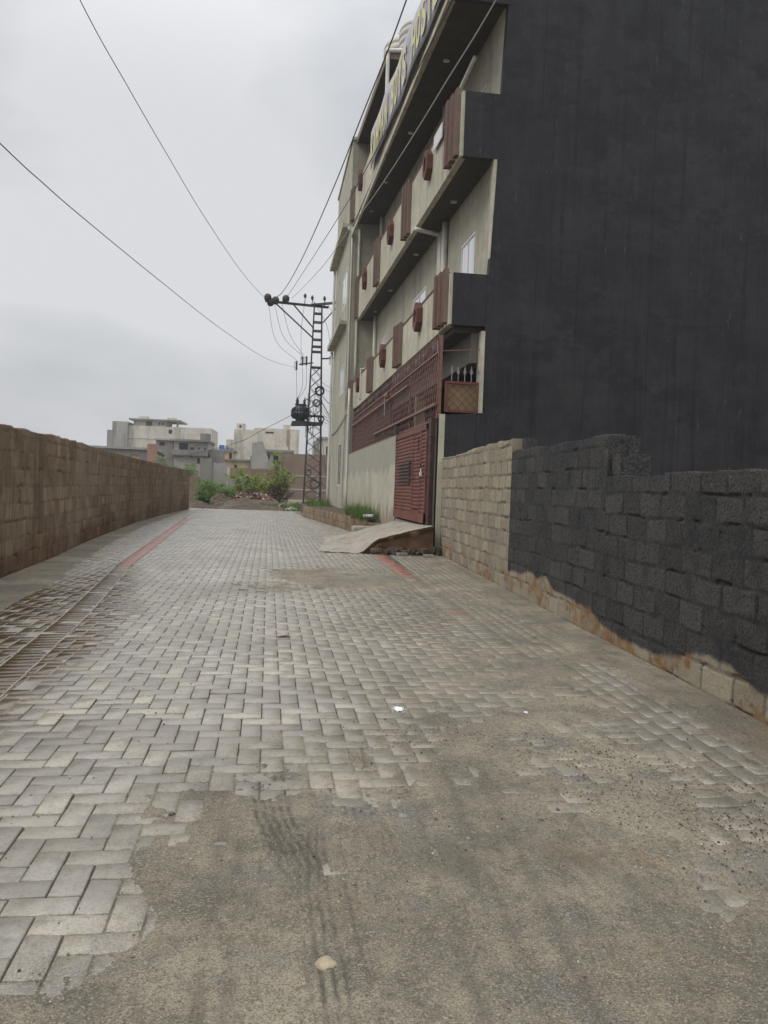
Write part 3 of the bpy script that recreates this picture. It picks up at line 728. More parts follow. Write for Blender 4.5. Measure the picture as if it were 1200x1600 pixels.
# balconies
def diamond(mb, x, y, z, w, h, d):
    # hexagon frame with pointed ends standing out of the parapet
    out = [(y - w, z + h * .45), (y, z + h), (y + w, z + h * .45), (y + w, z - h * .45), (y, z - h), (y - w, z - h * .45)]
    inn = [(y + (a - y) * .5, z + (b - z) * .6) for a, b in out]
    n = 6
    vs = [(x, a, b) for a, b in out] + [(x, a, b) for a, b in inn] + [(x - d, a, b) for a, b in out] + [(x - d, a, b) for a, b in inn]
    fs = []
    for i in range(n):
        j = (i + 1) % n
        fs += [(12 + i, 12 + j, 18 + j, 18 + i), (i, j, 12 + j, 12 + i), (6 + i, 18 + i, 18 + j, 6 + j)]
    mb.add(vs, fs)
FINY = [17.75, 23.85, 30.5, 37.85]; DIAY = [20.6, 27.1, 34.6]
def balcony(zb, zt, xf, xw, t=.14, rail=True, y0=Y0 + .012, y1=Y1 + .3, label=None):
    p = HB(); p.m = 0
    p.box(xf, xf + t, y0, y1, zb, zt)
    par = p.build('balcony', M_['parapet'], hb)
    if label: par['label'] = label
    s = HB(); s.box(xf + t, xw, y0 + .25, y1 - .02, zb + .02, zb + .16); s.box(xf + t + .001, xw, y0 + .13, y0 + .25, zb + .012, zb + .16)
    so_ = s.build('floor_slab', M_['soffit'], None); so_.parent = par
    e = HB(); e.box(xf + .06, xw + .02, Y0 - .004, y0 + .13, zb - .01, zt); eo = e.build('end_panel', M_['black'], None); eo.parent = par
    if rail:
        r_ = HB(); r_.box(xf - .012, xf + t + .012, y0 + .2, y1, zt, zt + .055); ro = r_.build('rail', M_['brown'], None); ro.parent = par
    for fy in FINY:
        for q in range(3):
            if zb > 11 and fy < 32: continue
            b = HB(); yy = fy - .44 + q * .33
            b.box(xf - .10 - .03 * q, xf - .002, yy, yy + .24, zb + .06, zt + .12); b.mi[2] = 1
            fo = b.build('fin', [M_['brown'], M_['brownside']], None); fo.parent = par
    for dy in DIAY:
        if zb > 11 and dy < 32: continue
        b = HB(); diamond(b, xf - .002, dy, (zb + zt) / 2 + .27, .29, .37, .16)
        do = b.build('diamond_ornament', M_['brown'], None); do.parent = par
    for ly in (20.2, 25.5, 31.0, 35.5):
        b = HB(); b.lathe((xf + .55, ly, zb - .012), [(.085, 0), (.085, .03)], 16); lo = b.build('ceiling_light', M_['lampglass'], None); lo.parent = par
    return par
balcony(4.99, 6.10, 3.74, 4.68, label='lowest balcony above the lattice screen')
balcony(8.60, 9.98, 3.86, 4.80, label='middle balcony carrying the small white board')
balcony(11.92, 13.05, 3.54, 5.0, t=.12, rail=True, y1=Y1 + .1, label='top balcony behind the yellow lettered banner')
# fascia lip of the top slab
fl = HB(); fl.box(3.46, 3.539, Y0, Y1 + 8.2, 11.84, 11.98); fl.build('slab_edge', M_['parapet'], hb)
# near cap so the top floor soffit reaches the black wall
c_ = HB(); c_.box(3.66, 4.9, Y0 - .002, Y0 + .02, 11.90, 13.2); c_.build('slab_end', M_['black'], hb)
# ground floor: porch
pf = HB(); pf.box(7.6, 7.8, Y0 + .2, Y1, 0, 4.9); pf.box(3.62, 7.6, 36.0, 36.2, .3, 4.95)
pf.build('porch_wall', M_['porch'], hb)
pc = HB(); pc.box(3.9, 7.6, Y0 + .21, Y1 - .2, 4.86, 4.985); pc.build('porch_ceiling', M_['soffit'], hb)
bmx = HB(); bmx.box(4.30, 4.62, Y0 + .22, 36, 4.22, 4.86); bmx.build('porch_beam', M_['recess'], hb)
bk = HB(); bk.box(3.72, 3.74, 25.0, 35.7, 2.88, 4.4); bk.build('shade_backing_sheet', M_['porch'], hb)
for yy in (24.0, 30.4):
    b = HB(); b.box(4.32, 4.6, yy, yy + .3, .4, 4.22); b.build('column', M_['plaster'], hb)
fl_ = HB(); fl_.box(3.5, 16, Y0 + .2, 36.2, -.05, .58); fl_.build('porch_floor', M_['concrete'], hb)
# compound wall in front
cw = HB(); cw.box(3.47, 3.62, 22.12, 38.0, -.05, 2.88); cw.box(3.475, 3.62, 35.75, 38.0, 2.88, 4.99)
cw.box(3.57, 3.72, Y0 + .245, 17.42, -.05, 3.0)
cw.build('compound_wall', M_['wallplaster'], hb)
# wing
WZ = 14.95
ww = [(36.9, 39.6, 1.55, 3.55), (36.4, 38.7, 5.75, 7.1), (38.6, 40.6, 9.35, 10.75)]
wg = HB()
wall_holes(wg, 3.42, 3.66, 38.0, 46.0, -.05, WZ, [(39.2, 41.0, 1.5, 3.6), (39.0, 41.2, 5.9, 7.1), (39.0, 41.4, 9.4, 10.7)])
wg.box(3.66, 9, 38.0, 38.2, 4.9, WZ); wg.box(3.66, 9, 45.8, 46, 0, WZ); wg.box(3.66, 9, 38.2, 45.8, WZ - .2, WZ); wg.box(8.8, 9, 38.2, 45.8, 0, WZ - .2)
wg.build('stair_wing', M_['plaster'], hb)
for h in [(39.2, 41.0, 1.5, 3.6), (39.0, 41.2, 5.9, 7.1), (39.0, 41.4, 9.4, 10.7)]: window(3.42, h, 2, 'pane' if h[2] > 4 else 'glass')
for z in (8.50, 11.86):
    b = HB(); b.box(3.06, 3.42, 38.35, 46.3, z, z + .13); b.box(3.06, 3.12, 38.35, 46.3, z + .13, z + .2); b.build('ledge', M_['parapet'], hb)
cp = HB(); cp.box(3.36, 3.72, 37.9, 46.1, WZ, WZ + .1); cp.build('coping', M_['parapet'], hb)
# upper room canopy
cn = HB(); cn.box(3.62, 8, 28.0, 38.0, 14.85, 15.0); cn.build('upper_canopy', M_['soffit'], hb)
cf = HB(); cf.box(3.58, 3.618, 27.96, 38.0, 14.83, 15.06); cf.box(3.62, 8, 27.93, 27.997, 14.83, 15.06); cf.build('canopy_fascia', M_['brownside'], hb)
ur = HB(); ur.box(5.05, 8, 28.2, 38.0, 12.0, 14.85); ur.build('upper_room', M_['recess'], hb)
# pipes
def pipe(pts, r=.055, mat='white', n=10):
    b = HB(); P2 = []
    for a, c in zip(pts, pts[1:]):
        for k in range(6): P2.append(Vector(a).lerp(Vector(c), k / 6))
    P2.append(Vector(pts[-1])); b.tube(P2, r, n)
    for q in pts[1:-1]: b.lathe((q[0], q[1], q[2] - r), [(r * 1.35, 0), (r * 1.35, 2 * r)], 10)
    return b.build('drain_pipe', M_[mat], hb, True)
pipe([(3.33, 46.05, .25), (3.33, 46.05, 8.45)], .075); pipe([(3.33, 46.05, 8.8), (3.33, 46.05, 11.8)], .075)
pipe([(3.40, 35.72, .4), (3.40, 35.72, 5.7)], .05)
pipe([(3.62, 38.05, 6.2), (3.62, 38.05, 11.7), (3.30, 38.0, 11.75)], .055)
pipe([(3.50, 37.92, 5.3), (3.50, 37.92, 11.8)], .035)
pipe([(3.85, 37.95, 6.2), (3.85, 37.95, 11.75)], .06); 
pipe([(4.57, 21.9, 6.0), (4.57, 21.9, 8.6)], .085); pipe([(4.55, 22.3, 6.0), (4.55, 22.3, 8.45)], .055); pipe([(4.55, 22.55, 6.0), (4.55, 22.55, 8.5)], .045)
pipe([(4.55, 22.35, 8.38), (3.78, 22.2, 8.45)], .055)
pipe([(4.56, 36.6, 6.1), (4.56, 36.6, 8.6)], .085); pipe([(4.67, 36.3, 9.9), (4.67, 36.3, 11.9)], .085)
pipe([(4.67, 23.0, 9.9), (4.67, 23.0, 11.9)], .07)
pipe([(4.2, 19.3, 9.9), (4.2, 19.3, 10.75), (4.4, 18.4, 11.3)], .05)
pipe([(3.60, 27.9, 12.6), (3.60, 27.9, 15.05), (4.4, 27.85, 15.12)], .065)
pipe([(3.72, 38.35, 12.4), (3.72, 38.35, 14.6)], .05)
pipe([(3.68, 33.9, 5.1), (3.68, 33.9, 6.25), (3.9, 33.9, 6.3)], .03)
# lattice screen
lt = HB(); X_ = 3.60; za, zb_ = 2.93, 4.42; ya, yb = 17.3, 35.6
def diag(mb, x, y0, y1, z0, z1, sp, w, sgn, thick=.006):
    H_ = z1 - z0; k = y0 - H_ * .62
    while k < y1:
        a, b = (k, k + H_ * .62)
        pa, pb = (a, z0), (b, z1)
        if a < y0: pa = (y0, z0 + (y0 - a) / .62)
        if b > y1: pb = (y1, z0 + (y1 - a) / .62)
        if pb[1] > pa[1] + .01:
            if sgn < 0: pa, pb = (y0 + y1 - pa[0], pa[1]), (y0 + y1 - pb[0], pb[1])
            mb.bar((x, pa[0], pa[1]), (x, pb[0], pb[1]), thick, w)
        k += sp
diag(lt, X_, ya, yb, za, zb_, .21, .028, 1); diag(lt, X_ + .012, ya, yb, za, zb_, .21, .028, -1)
diag(lt, X_ + .004, 17.3, 24.3, 4.44, 4.84, .2, .022, 1); diag(lt, X_ + .016, 17.3, 24.3, 4.44, 4.84, .2, .022, -1)
for z in (za, zb_ - .02): lt.box(X_ - .02, X_ + .03, ya, yb, z, z + .04)
for y in (17.3, 20.9, 24.3, 27.8, 31.4, 35.56): lt.box(X_ - .025, X_ + .02, y, y + .05, za, zb_ + .1)
lt.box(3.52, 3.57, 17.3, 27.8, 3.24, 3.30); lt.box(3.50, 3.55, 20.9, 35.5, 4.08, 4.14)
lat = lt.build('lattice_screen', M_['lattice'], hb)
y = ya + .1
while y < yb:
    spk = HB(); spk.prism([(X_, y - .009, zb_), (X_, y - .009, zb_ + .2), (X_, y - .035, zb_ + .2), (X_, y, zb_ + .34), (X_, y + .035, zb_ + .2), (X_, y + .009, zb_ + .2), (X_, y + .009, zb_)], (.012, 0, 0))
    so2 = spk.build('spike', M_['metal' if int(y * 7) % 3 == 0 else 'lattice'], None); so2.parent = lat; y += .24
# little side grille facing the camera
sg = HB(); yg = Y0 + .05; sg.box(3.72, 4.50, yg, yg + .04, 3.10, 3.15); sg.box(3.72, 4.50, yg, yg + .04, 3.72, 3.77); sg.box(3.72, 3.77, yg, yg + .04, 3.15, 3.72); sg.box(4.45, 4.50, yg, yg + .04, 3.15, 3.72)
for s in (1, -1):
    for k in range(-3, 6):
        a = k * .19; pa = [3.77 + a, 3.15]; pb = [3.77 + a + .57, 3.72]
        if pa[0] < 3.77: pa = [3.77, 3.15 + (3.77 - pa[0])]
        if pb[0] > 4.45: pb = [4.45, 3.72 - (pb[0] - 4.45)]
        if pb[0] <= pa[0] + .02: continue
        if s < 0: pa[0], pb[0] = 8.22 - pa[0], 8.22 - pb[0]
        sg.bar((pa[0], yg + .02 + s * .006, pa[1]), (pb[0], yg + .02 + s * .006, pb[1]), .012)
sgo = sg.build('side_grille', M_['gate'], hb)
bb = HB(); bb.box(3.775, 4.445, yg + .06, yg + .07, 3.152, 3.718); bb.build('grille_backing', M_['tanboard'], hb)
sk = HB()
for k in range(5):
    x = 3.86 + k * .145; sk.bar((x, yg + .02, 3.77), (x, yg + .02, 3.98), .014)
    sk.prism([(x - .03, yg + .015, 3.96), (x, yg + .015, 4.12), (x + .03, yg + .015, 3.96), (x, yg + .015, 3.92)], (0, .01, 0))
    sk.bar((x - .045, yg + .02, 3.99), (x + .045, yg + .02, 3.99), .01)
so3 = sk.build('spearhead', M_['metal'], None); so3.parent = sgo
tb = HB(); tb.bar((3.62, Y0 + .1, 4.42), (4.5, Y0 + .1, 4.50), .02); tb.bar((3.62, 17.25, 2.9), (3.62, 17.25, 4.75), .05); tb.build('tie_bar', M_['lattice'], hb)
# gate
gt = thing('gate', 'dark red ribbed steel gate with a padlock at the top of the ramp', 'gate', (3.45, 19.8, .6))
gf = MB(); G0, G1, GZ0, GZ1 = 17.66, 22.08, .64, 2.86; gx = 3.44
for (a, b, c, d) in ((G0, G1, GZ0, GZ0 + .22), (G0, G1, GZ1 - .12, GZ1), (G0, G0 + .08, GZ0, GZ1), (G1 - .08, G1, GZ0, GZ1), (18.28, 18.34, GZ0 + .2, GZ1 - .1), (19.30, 19.37, GZ0 + .2, GZ1 - .1)):
    gf.box(gx, gx + .05, a, b, c, d)
gf.box(gx + .004, gx + .046, 18.34, 19.30, GZ0 + .22, GZ0 + .27)
gf.build('gate_frame', M_['gate'], gt)
for (a, b) in ((G0 + .08, 18.28), (18.34, 19.30), (19.37, G1 - .08)):
    rb = MB(); z = GZ0 + (.22 if a != 18.34 else .29); pit = .088
    while z < GZ1 - .13:
        z2 = min(z + pit, GZ1 - .12)
        rb.prism([(gx + .035, a, z), (gx + .012, a, z + .012), (gx + .006, a, (z + z2) / 2), (gx + .012, a, z2 - .012), (gx + .035, a, z2), (gx + .042, a, z2), (gx + .042, a, z)], (0, b - a, 0)); z = z2
    rb.build('ribbed_panel', M_['gate'], gt)
sl_ = MB()
for k in range(7): sl_.box(gx - .02, gx + .01, 19.65, 21.35, 1.52 + k * .085, 1.55 + k * .085); sl_.box(gx - .02, gx + .01, 19.65, 19.72, 1.52 + k * .085, 1.58 + k * .085)
sl_.build('slat', M_['darksteel'], gt)
hd = MB(); hd.tube([(gx - .01, 19.18, 1.75), (gx - .06, 19.18, 1.78), (gx - .06, 19.18, 2.05), (gx - .01, 19.18, 2.08)], .012); hd.build('handle', M_['darksteel'], gt)
hd = MB(); hd.bar((gx - .02, 19.1, 1.66), (gx - .02, 19.6, 1.66), .02); hd.build('bolt', M_['darksteel'], gt)
hd = MB(); hd.box(gx - .012, gx + .01, 18.66, 18.70, 2.30, 2.62); hd.build('letter_slot', M_['darksteel'], gt)
hd = MB(); hd.tube([(gx - .01, 18.05, 1.55), (gx - .05, 18.05, 1.57), (gx - .05, 18.05, 2.0), (gx - .01, 18.05, 2.02)], .012)
hd.build('handle', M_['darksteel'], gt)
pl = MB(); pl.box(gx - .07, gx - .035, 17.93, 18.02, 1.70, 1.79); pl.tube([(gx - .05, 17.945, 1.79), (gx - .05, 17.945, 1.84), (gx - .05, 17.975, 1.865), (gx - .05, 18.005, 1.84), (gx - .05, 18.005, 1.79)], .008); pl.build('padlock', M_['whitebox'], gt)
gp = MB(); gp.box(3.47, 3.565, 17.36, 17.645, .45, 2.98); gp.build('gate_post', M_['postpaint'], gt)
hk = MB(); hk.bar((3.5, 17.3, 2.6), (3.44, 17.6, 2.6), .02); hk.build('hinge', M_['darksteel'], gt); hk = MB(); hk.bar((3.5, 17.3, 1.72), (3.44, 17.6, 1.75), .025); hk.build('hinge', M_['darksteel'], gt)
fl2 = thing('flood_light', 'small floodlight on a bracket above the left end of the red gate', 'lamp', (3.35, 22.3, 2.85))
b = MB(); b.obox((3.24, 22.2, 2.9), (.16, 0, -.02), (0, .14, 0), (0, 0, .015)); b.build('lamp_head', M_['darksteel'], fl2)
b = MB(); b.bar((3.3, 22.25, 2.9), (3.52, 22.3, 2.98), .03); b.box(3.40, 3.52, 22.05, 22.2, 2.9, 3.12); b.build('bracket', M_['darksteel'], fl2)
cl_ = thing('wall_lamp', 'small bulb lamp on a bent arm in front of the lattice screen', 'lamp', (3.46, 24.0, 4.1))
b = MB(); b.tube([(3.5, 24.1, 4.12), (3.44, 24.1, 4.2), (3.38, 24.1, 4.15), (3.38, 24.1, 3.6)], .022); b.build('arm', M_['metal'], cl_)
b = MB(); b.lathe((3.42, 24.1, 4.1), [(.04, 0), (.085, .04), (.09, .1), (.05, .17)], 12); b.build('lamp_head', M_['lattice'], cl_)

# banner with lettering
bn = thing('banner', 'sagging grey banner with yellow hostel lettering strung along the top balcony', 'banner', (3.4, 24, 12.5))
nb = 60; vs = []; fs = []
def ban_low(y): return 12.03 + .10 * abs(math.sin((y - 17) * .47)) + (.12 if y > 29.5 else 0)
for i in range(nb + 1):
    y = 16.4 + (30.55 - 16.4) * i / nb
    for k in range(5):
        z = ban_low(y) + (13.36 - .05 * math.sin(y * 1.1) - ban_low(y)) * k / 4
        vs.append((3.415 + .02 * math.sin(y * 1.7 + k) , y, z))
for i in range(nb):
    for k in range(4):
        a = i * 5 + k; fs.append((a, a + 1, a + 6, a + 5))
b = HB(); b.add(vs, fs); bo = b.build('cloth', simple('banner_cloth', (.36, .35, .42), .6, .12, 2.5, .1), bn, True)
sm_ = bo.modifiers.new('thick', 'SOLIDIFY'); sm_.thickness = .006
tx_ = simple('banner_letters', (.64, .60, .33), .6, .08, 4, 0)
msg = 'RAHMAN BOYS HOSTEL'; pit = .735; ystart = 30.35
for i, ch in enumerate(msg):
    if ch == ' ': continue
    cu = bpy.data.curves.new('glyph', 'FONT'); cu.body = ch; cu.size = 1.0; cu.extrude = .004; cu.align_x = 'CENTER'; cu.offset = .028
    to = bpy.data.objects.new('tmp', cu); COL.objects.link(to); bpy.context.view_layer.update()
    dg = bpy.context.evaluated_depsgraph_get(); me = bpy.data.meshes.new_from_object(to.evaluated_get(dg)); bpy.data.objects.remove(to)
    cy = ystart - (i + .5) * pit
    xs_ = [v_.co.x for v_ in me.vertices]; ys_ = [v_.co.y for v_ in me.vertices]; hw = max(max(xs_) - min(xs_), .15)
    scx = (.60 if ch != 'I' else .2) / hw; x0_ = (max(xs_) + min(xs_)) / 2
    zl = ban_low(cy) + .14; zh = 13.18
    for v_ in me.vertices:
        lx, ly, lz = v_.co; yy = cy - (lx - x0_) * scx; zz = zl + (ly - min(ys_)) / (max(ys_) - min(ys_)) * (zh - zl)
        # thicker strokes come from the font itself; sit just proud of the cloth
        v_.co = warp(3.378 - lz, yy, zz)
    link('letter', me, tx_, bn)
wb = MB(warp); wb.obox((3.80, 19.45, 9.83), (.012, 0, 0), (0, .48, .0), (0, 0, .17))
tag(wb.build('notice_board', M_['whitebox']), 'small white rectangular board fixed to the middle balcony parapet', 'board')

# water tanks
def tank(x, y, z, r, h, label):
    t = thing('water_tank', label, 'water tank', (x, y, z), 'rooftop water tanks on the hostel')
    pr = [(r * .97, 0)]
    nr = 7
    for k in range(nr):
        zz = h * .78 * k / nr; pr += [(r, zz + .02), (r, zz + h * .78 / nr - .07), (r * .965, zz + h * .78 / nr - .04), (r * .965, zz + h * .78 / nr - .01)]
    pr += [(r, h * .79), (r * .93, h * .85), (r * .7, h * .93), (r * .36, h * .965)]
    b = MB(); b.lathe((x, y, z), pr, 40); b.build('tank_body', M_['tank'], t, True)
    b = MB(); b.lathe((x, y, z + h * .96), [(r * .36, 0), (r * .36, .12), (r * .3, .15)], 24); b.build('lid', M_['tank'], t)
    b = MB(); b.lathe((x - r * .38, y - .1, z + h * 1.0), [(.03, -.02), (.03, .04)], 10); b.build('vent', M_['darksteel'], t)
rz_ = warp(0, 32, 15.28)[2]
tank(5.0, 33.0, 17.07, .92, 2.75, 'left pale ribbed plastic water tank on the hostel roof, partly behind the other')
tank(5.30, 30.6, 16.76, .95, 2.40, 'right pale ribbed plastic water tank on the hostel roof, nearer the banner')

# ------------------------------------------------------------------ ramp, planter
rp = thing('ramp', 'sloping concrete ramp with an exposed earth side leading up to the gate', 'ramp', (2.6, 18.5, 0))
nx_, ny_ = 44, 60
U, Vv = np.meshgrid(np.linspace(0, 1, nx_), np.linspace(0, 1, ny_))
foot_x = 1.10 + .42 * Vv + (fbm(Vv * 6, Vv * 0, 61, 3) - .5) * .25
RX = foot_x + (3.50 - foot_x) * U
ny0 = 16.82 + .35 * (1 - sstep(0, .45, U)) * 1.2 + (fbm(U * 8, U * 0, 62, 3) - .5) * .10; ny1 = 21.3 + .75 * U
RY = ny0 + (ny1 - ny0) * Vv
RZ = .012 + (.625 - .012) * (.75 * U + .25 * sstep(0, 1, U)) * (1 - .18 * Vv) + (fbm(RX * 4, RY * 4, 63, 5, .62) - .5) * .06 * (1 - U * .7)
RZ += (.03 * np.sin(RY * 7 + RX * 4 + 3 * fbm(RX * 3, RY * 3, 65, 3)) + .015) * sstep(.55, .15, U) * sstep(.0, .08, U) * sstep(0, .12, Vv)
RZ += .012 * np.sin(RY * 17 + 2 * fbm(RX * 2, RY * 2, 68, 3)) * sstep(.75, .2, U) * sstep(0, .05, U)
flare = sstep(.50, .30, U); RZ = RZ * (1 - flare * (1 - sstep(0, .38, Vv)))
RZ += (fbm(RX * 14, RY * 14, 67, 4, .65) - .5) * .035 * sstep(0, .06, U)
RZ = np.where(U < .02, -.02, RZ)
top = np.stack([RX, RY, RZ], -1)
link('ramp_top', grid_mesh('ramp_top', top), M_['concrete'], rp)
# side skirt: thin slab edge over crumbling earth
side = []
for lev in range(8):
    t = lev / 7
    if lev < 2: yy = RY[0] + .004 + .0 * t; zz = RZ[0] - .07 * lev
    else: yy = RY[0] + .03 + (fbm(U[0] * 14 + lev * 3.3, U[0] * 0 + lev, 66, 3) - .5) * .12 + .0; zz = (RZ[0] - .07) * (1 - (lev - 2) / 5) - .02 * (lev == 7)
    side.append(np.stack([RX[0], yy, np.maximum(zz, -.02)], -1))
link('earth_side', grid_mesh('earth_side', np.array(side), smooth=False), M_['earth'], rp)
b = MB()
for i in range(170):
    t = random.random() ** .8; x = 2.2 + 1.45 * t; y = 16.86 - abs(random.gauss(0, .10)) + .02; r = random.uniform(.02, .075)
    z = random.uniform(0, .10 + .05 * t)
    a = random.uniform(0, 3.1); b.obox((x, y, z), (r * math.cos(a), r * math.sin(a), r * .2), (-r * .8 * math.sin(a), r * .8 * math.cos(a), 0), (0, 0, r * random.uniform(.4, .8)))
b.build('crumbled_edge', M_['darkdirt'], rp)

def brickobj(x, y, z, rz, label, tilt=0):
    t = MB(); t.obox((0, 0, 0), (.11, 0, 0), (0, .055, 0), (0, 0, .03)); o = t.build('paver_brick', M_['paver'])
    for nm in ('rnd', 'wet', 'red'):
        at = o.data.attributes.new(nm, 'FLOAT', 'FACE'); at.data.foreach_set('value', [.6 if nm == 'rnd' else 0.] * len(o.data.polygons))
    bevel(o, .006); o.location = (x, y, z); o.rotation_euler = (tilt, tilt * .5, rz)
    tag(o, label, 'brick', 'loose paving bricks by the ramp')
brickobj(2.78, 16.50, .035, .3, 'loose grey paving brick lying left of its twin below the ramp side')
brickobj(3.28, 16.2, .035, -.15, 'loose grey paving brick near the foot of the bare block wall')

pw = thing('planter_wall', 'low block retaining wall of the raised bed along the hostel front', 'wall', (2.2, 31, 0))
o = block_wall('wall_face', [(1.60, 37.4), (2.62, 25.6)], lambda a, b: .46 + (.02 if int(b * 2.4) % 2 else 0), M_['block_l'], pw, .15, 1, .03, .235, .42, 91, z0=-.05)
o2 = block_wall('wall_face', [(2.62, 25.6), (3.44, 24.6)], lambda a, b: .42 - (.1 if a > 3.1 else 0), M_['block_l'], pw, .15, 1, .03, .235, .42, 95, z0=-.05)
b = MB(); b.prism([(1.72, 37.4, .0), (2.72, 25.8, .0), (3.46, 24.8, 0), (3.46, 46, 0), (1.8, 46, 0)], (0, 0, .42)); 
struct(b.build('planter_soil', M_['darkdirt']))
kb = MB(); kb.box(2.45, 3.3, 23.35, 23.75, -.03, .28); kk_ = kb.build('kerb_stone', M_['concrete'])
bevel(kk_, .08, 3); tag(kk_, 'rounded concrete lump lying between the ramp and the planter end', 'kerb stone')
wbx = MB(); wbx.tube([(2.95, 25.1, .52), (3.25, 24.9, .54)], [.05, .05], 12); tag(wbx.build('bottle', M_['whitebox'], None, True), 'white plastic bottle lying in the grass on the planter end', 'bottle')

# ------------------------------------------------------------------ vegetation
def leaves_mesh(name, pts, size, seed, elong=1.8, curl=.0):
    rr = np.random.default_rng(seed); n = len(pts); P0 = np.array(pts, float)
    a = rr.uniform(0, 2 * np.pi, n); e = rr.uniform(-.9, 1.0, n)
    d = np.stack([np.cos(a) * np.cos(e), np.sin(a) * np.cos(e), np.sin(e)], -1)
    u = np.cross(d, rr.normal(size=(n, 3))); u /= np.linalg.norm(u, axis=1, keepdims=True) + 1e-9
    sz = size * rr.uniform(.6, 1.35, n)[:, None]
    tip = P0 + d * sz * elong; mid = P0 + d * sz * elong * .5
    V_ = np.stack([P0, mid + u * sz * .5, tip, mid - u * sz * .5], 1).reshape(-1, 3)
    Fq = np.arange(n * 4).reshape(n, 4)
    me = bpy.data.meshes.new(name); me.vertices.add(n * 4); me.vertices.foreach_set('co', V_.reshape(-1).astype(np.float32))
    me.loops.add(n * 4); me.loops.foreach_set('vertex_index', Fq.reshape(-1).astype(np.int32)); me.polygons.add(n)
    me.polygons.foreach_set('loop_start', np.arange(0, n * 4, 4, dtype=np.int32)); me.polygons.foreach_set('loop_total', np.full(n, 4, dtype=np.int32)); me.update(calc_edges=True)
    at = me.attributes.new('rnd', 'FLOAT', 'FACE'); at.data.foreach_set('value', rr.random(n).astype(np.float32))
    return me
def shrub(name, label, cat, base, limbs, leaf, matl, nper, spread, seed, group=None, stem='trunk', bare=0., stems_r=.035):
    t = thing(name, label, cat, base, group)
    rr = random.Random(seed); w = MB(); pts = []
    for (dx, dy, h) in limbs:
        p = Vector(base); tgt = Vector(base) + Vector((dx, dy, h)); path = [p.copy()]
        for k in range(1, 6):
            q = Vector(base).lerp(tgt, k / 5) + Vector((rr.uniform(-.08, .08), rr.uniform(-.08, .08), 0)) * h * .5; q.z = base[2] + h * (k / 5) ** .85
            path.append(q)
        w.tube(path, [stems_r * (1 - .85 * k / 5) for k in range(6)], 6)
        for k in range(2, 6):
            for s_ in range(3):
                e_ = path[k] + Vector((rr.gauss(0, spread), rr.gauss(0, spread), rr.gauss(.05, spread * .6)))
                w.tube([path[k], e_], [stems_r * .3, .004], 5)
                if k / 5 > bare or rr.random() < .25:
                    c = nper
                    for _ in range(c):
                        f_ = rr.random(); q = path[k].lerp(e_, .3 + .8 * f_)
                        pts.append((q.x + rr.gauss(0, spread * .35), q.y + rr.gauss(0, spread * .35), q.z + rr.gauss(0, spread * .3)))
    w.build(stem, M_['bark'], t)
    link('crown', leaves_mesh('crown', pts, leaf, seed), matl, t)
    return t
shrub('young_tree', 'slender young tree with dense brown lower twigs beside the rubble heap', 'tree', (.55, 54, 0), [(-.1, 0, 3.5), (.05, .1, 3.0), (-.5, 0, 2.2), (.6, .1, 2.0), (.95, 0, 1.7), (.35, -.2, 2.4), (-.6, .2, 1.7), (.8, .2, 2.2), (0, 0, 2.6)], .08, M_['leaf'], 20, .22, 5, bare=.5)
b_pts = []
shrub('dry_bush', 'brown leafless twiggy bush around the foot of the young tree', 'bush', (.62, 53.6, 0), [(-.5, 0, 1.2), (.5, 0, 1.3), (.1, .2, 1.6), (-.2, -.2, 1.4), (.8, 0, .9), (-.7, 0, .8)], .05, M_['dryleaf'], 30, .25, 6, stem='stem')
shrub('bush', 'yellow green spreading bush left of the young tree behind the rubble', 'bush', (-1.1, 55, 0), [(-1.1, 0, 1.5), (-.7, .2, 2.3), (-.2, 0, 1.9), (.3, .1, 1.8), (.7, 0, 1.5), (-.9, 0, 1.1), (0, -.2, 1.3), (1.0, 0, 1.2), (-1.3, .1, 1.9)], .085, M_['leaf'], 30, .26, 8, stem='stem')
for i, (x, y, h, s, lb) in enumerate([(-4.2, 55, 1.45, .38, 'leafy green weed clump nearest the end of the left block wall'), (-3.4, 57, 1.35, .42, 'broad green weed clump in the middle behind the dark earth heap'), (-2.7, 56, 1.1, .36, 'lower green weed clump just left of the spreading bush'), (-3.75, 48.5, .75, .2, 'small pale green tuft in front of the weeds by the left wall')]):
    shrub('weed_clump', lb, 'weeds', (x, y, 0), [(random.uniform(-.9, .9) * s * 1.6, random.uniform(-.3, .3), h * random.uniform(.6, 1.05)) for _ in range(12)], .06, M_['grass' if i == 3 else 'leafd'], 26, s * .6, 20 + i, 'weed clumps at the end of the lane', stem='stem', stems_r=.015)
shrub('bush', 'scrubby bush growing against the grey unfinished house', 'bush', (-7.6, 78, .3), [(-.3, 0, 2.2), (.3, 0, 2.7), (.5, 0, 2.0)], .12, M_['leafd'], 22, .4, 41, stem='stem')
shrub('bush', 'dark bush half hidden behind the left wall below the three storey house', 'bush', (-10.2, 80, .3), [(-.5, 0, 2.6), (0, 0, 3.2), (.4, 0, 2.7)], .12, M_['leafd'], 22, .4, 42, stem='stem')
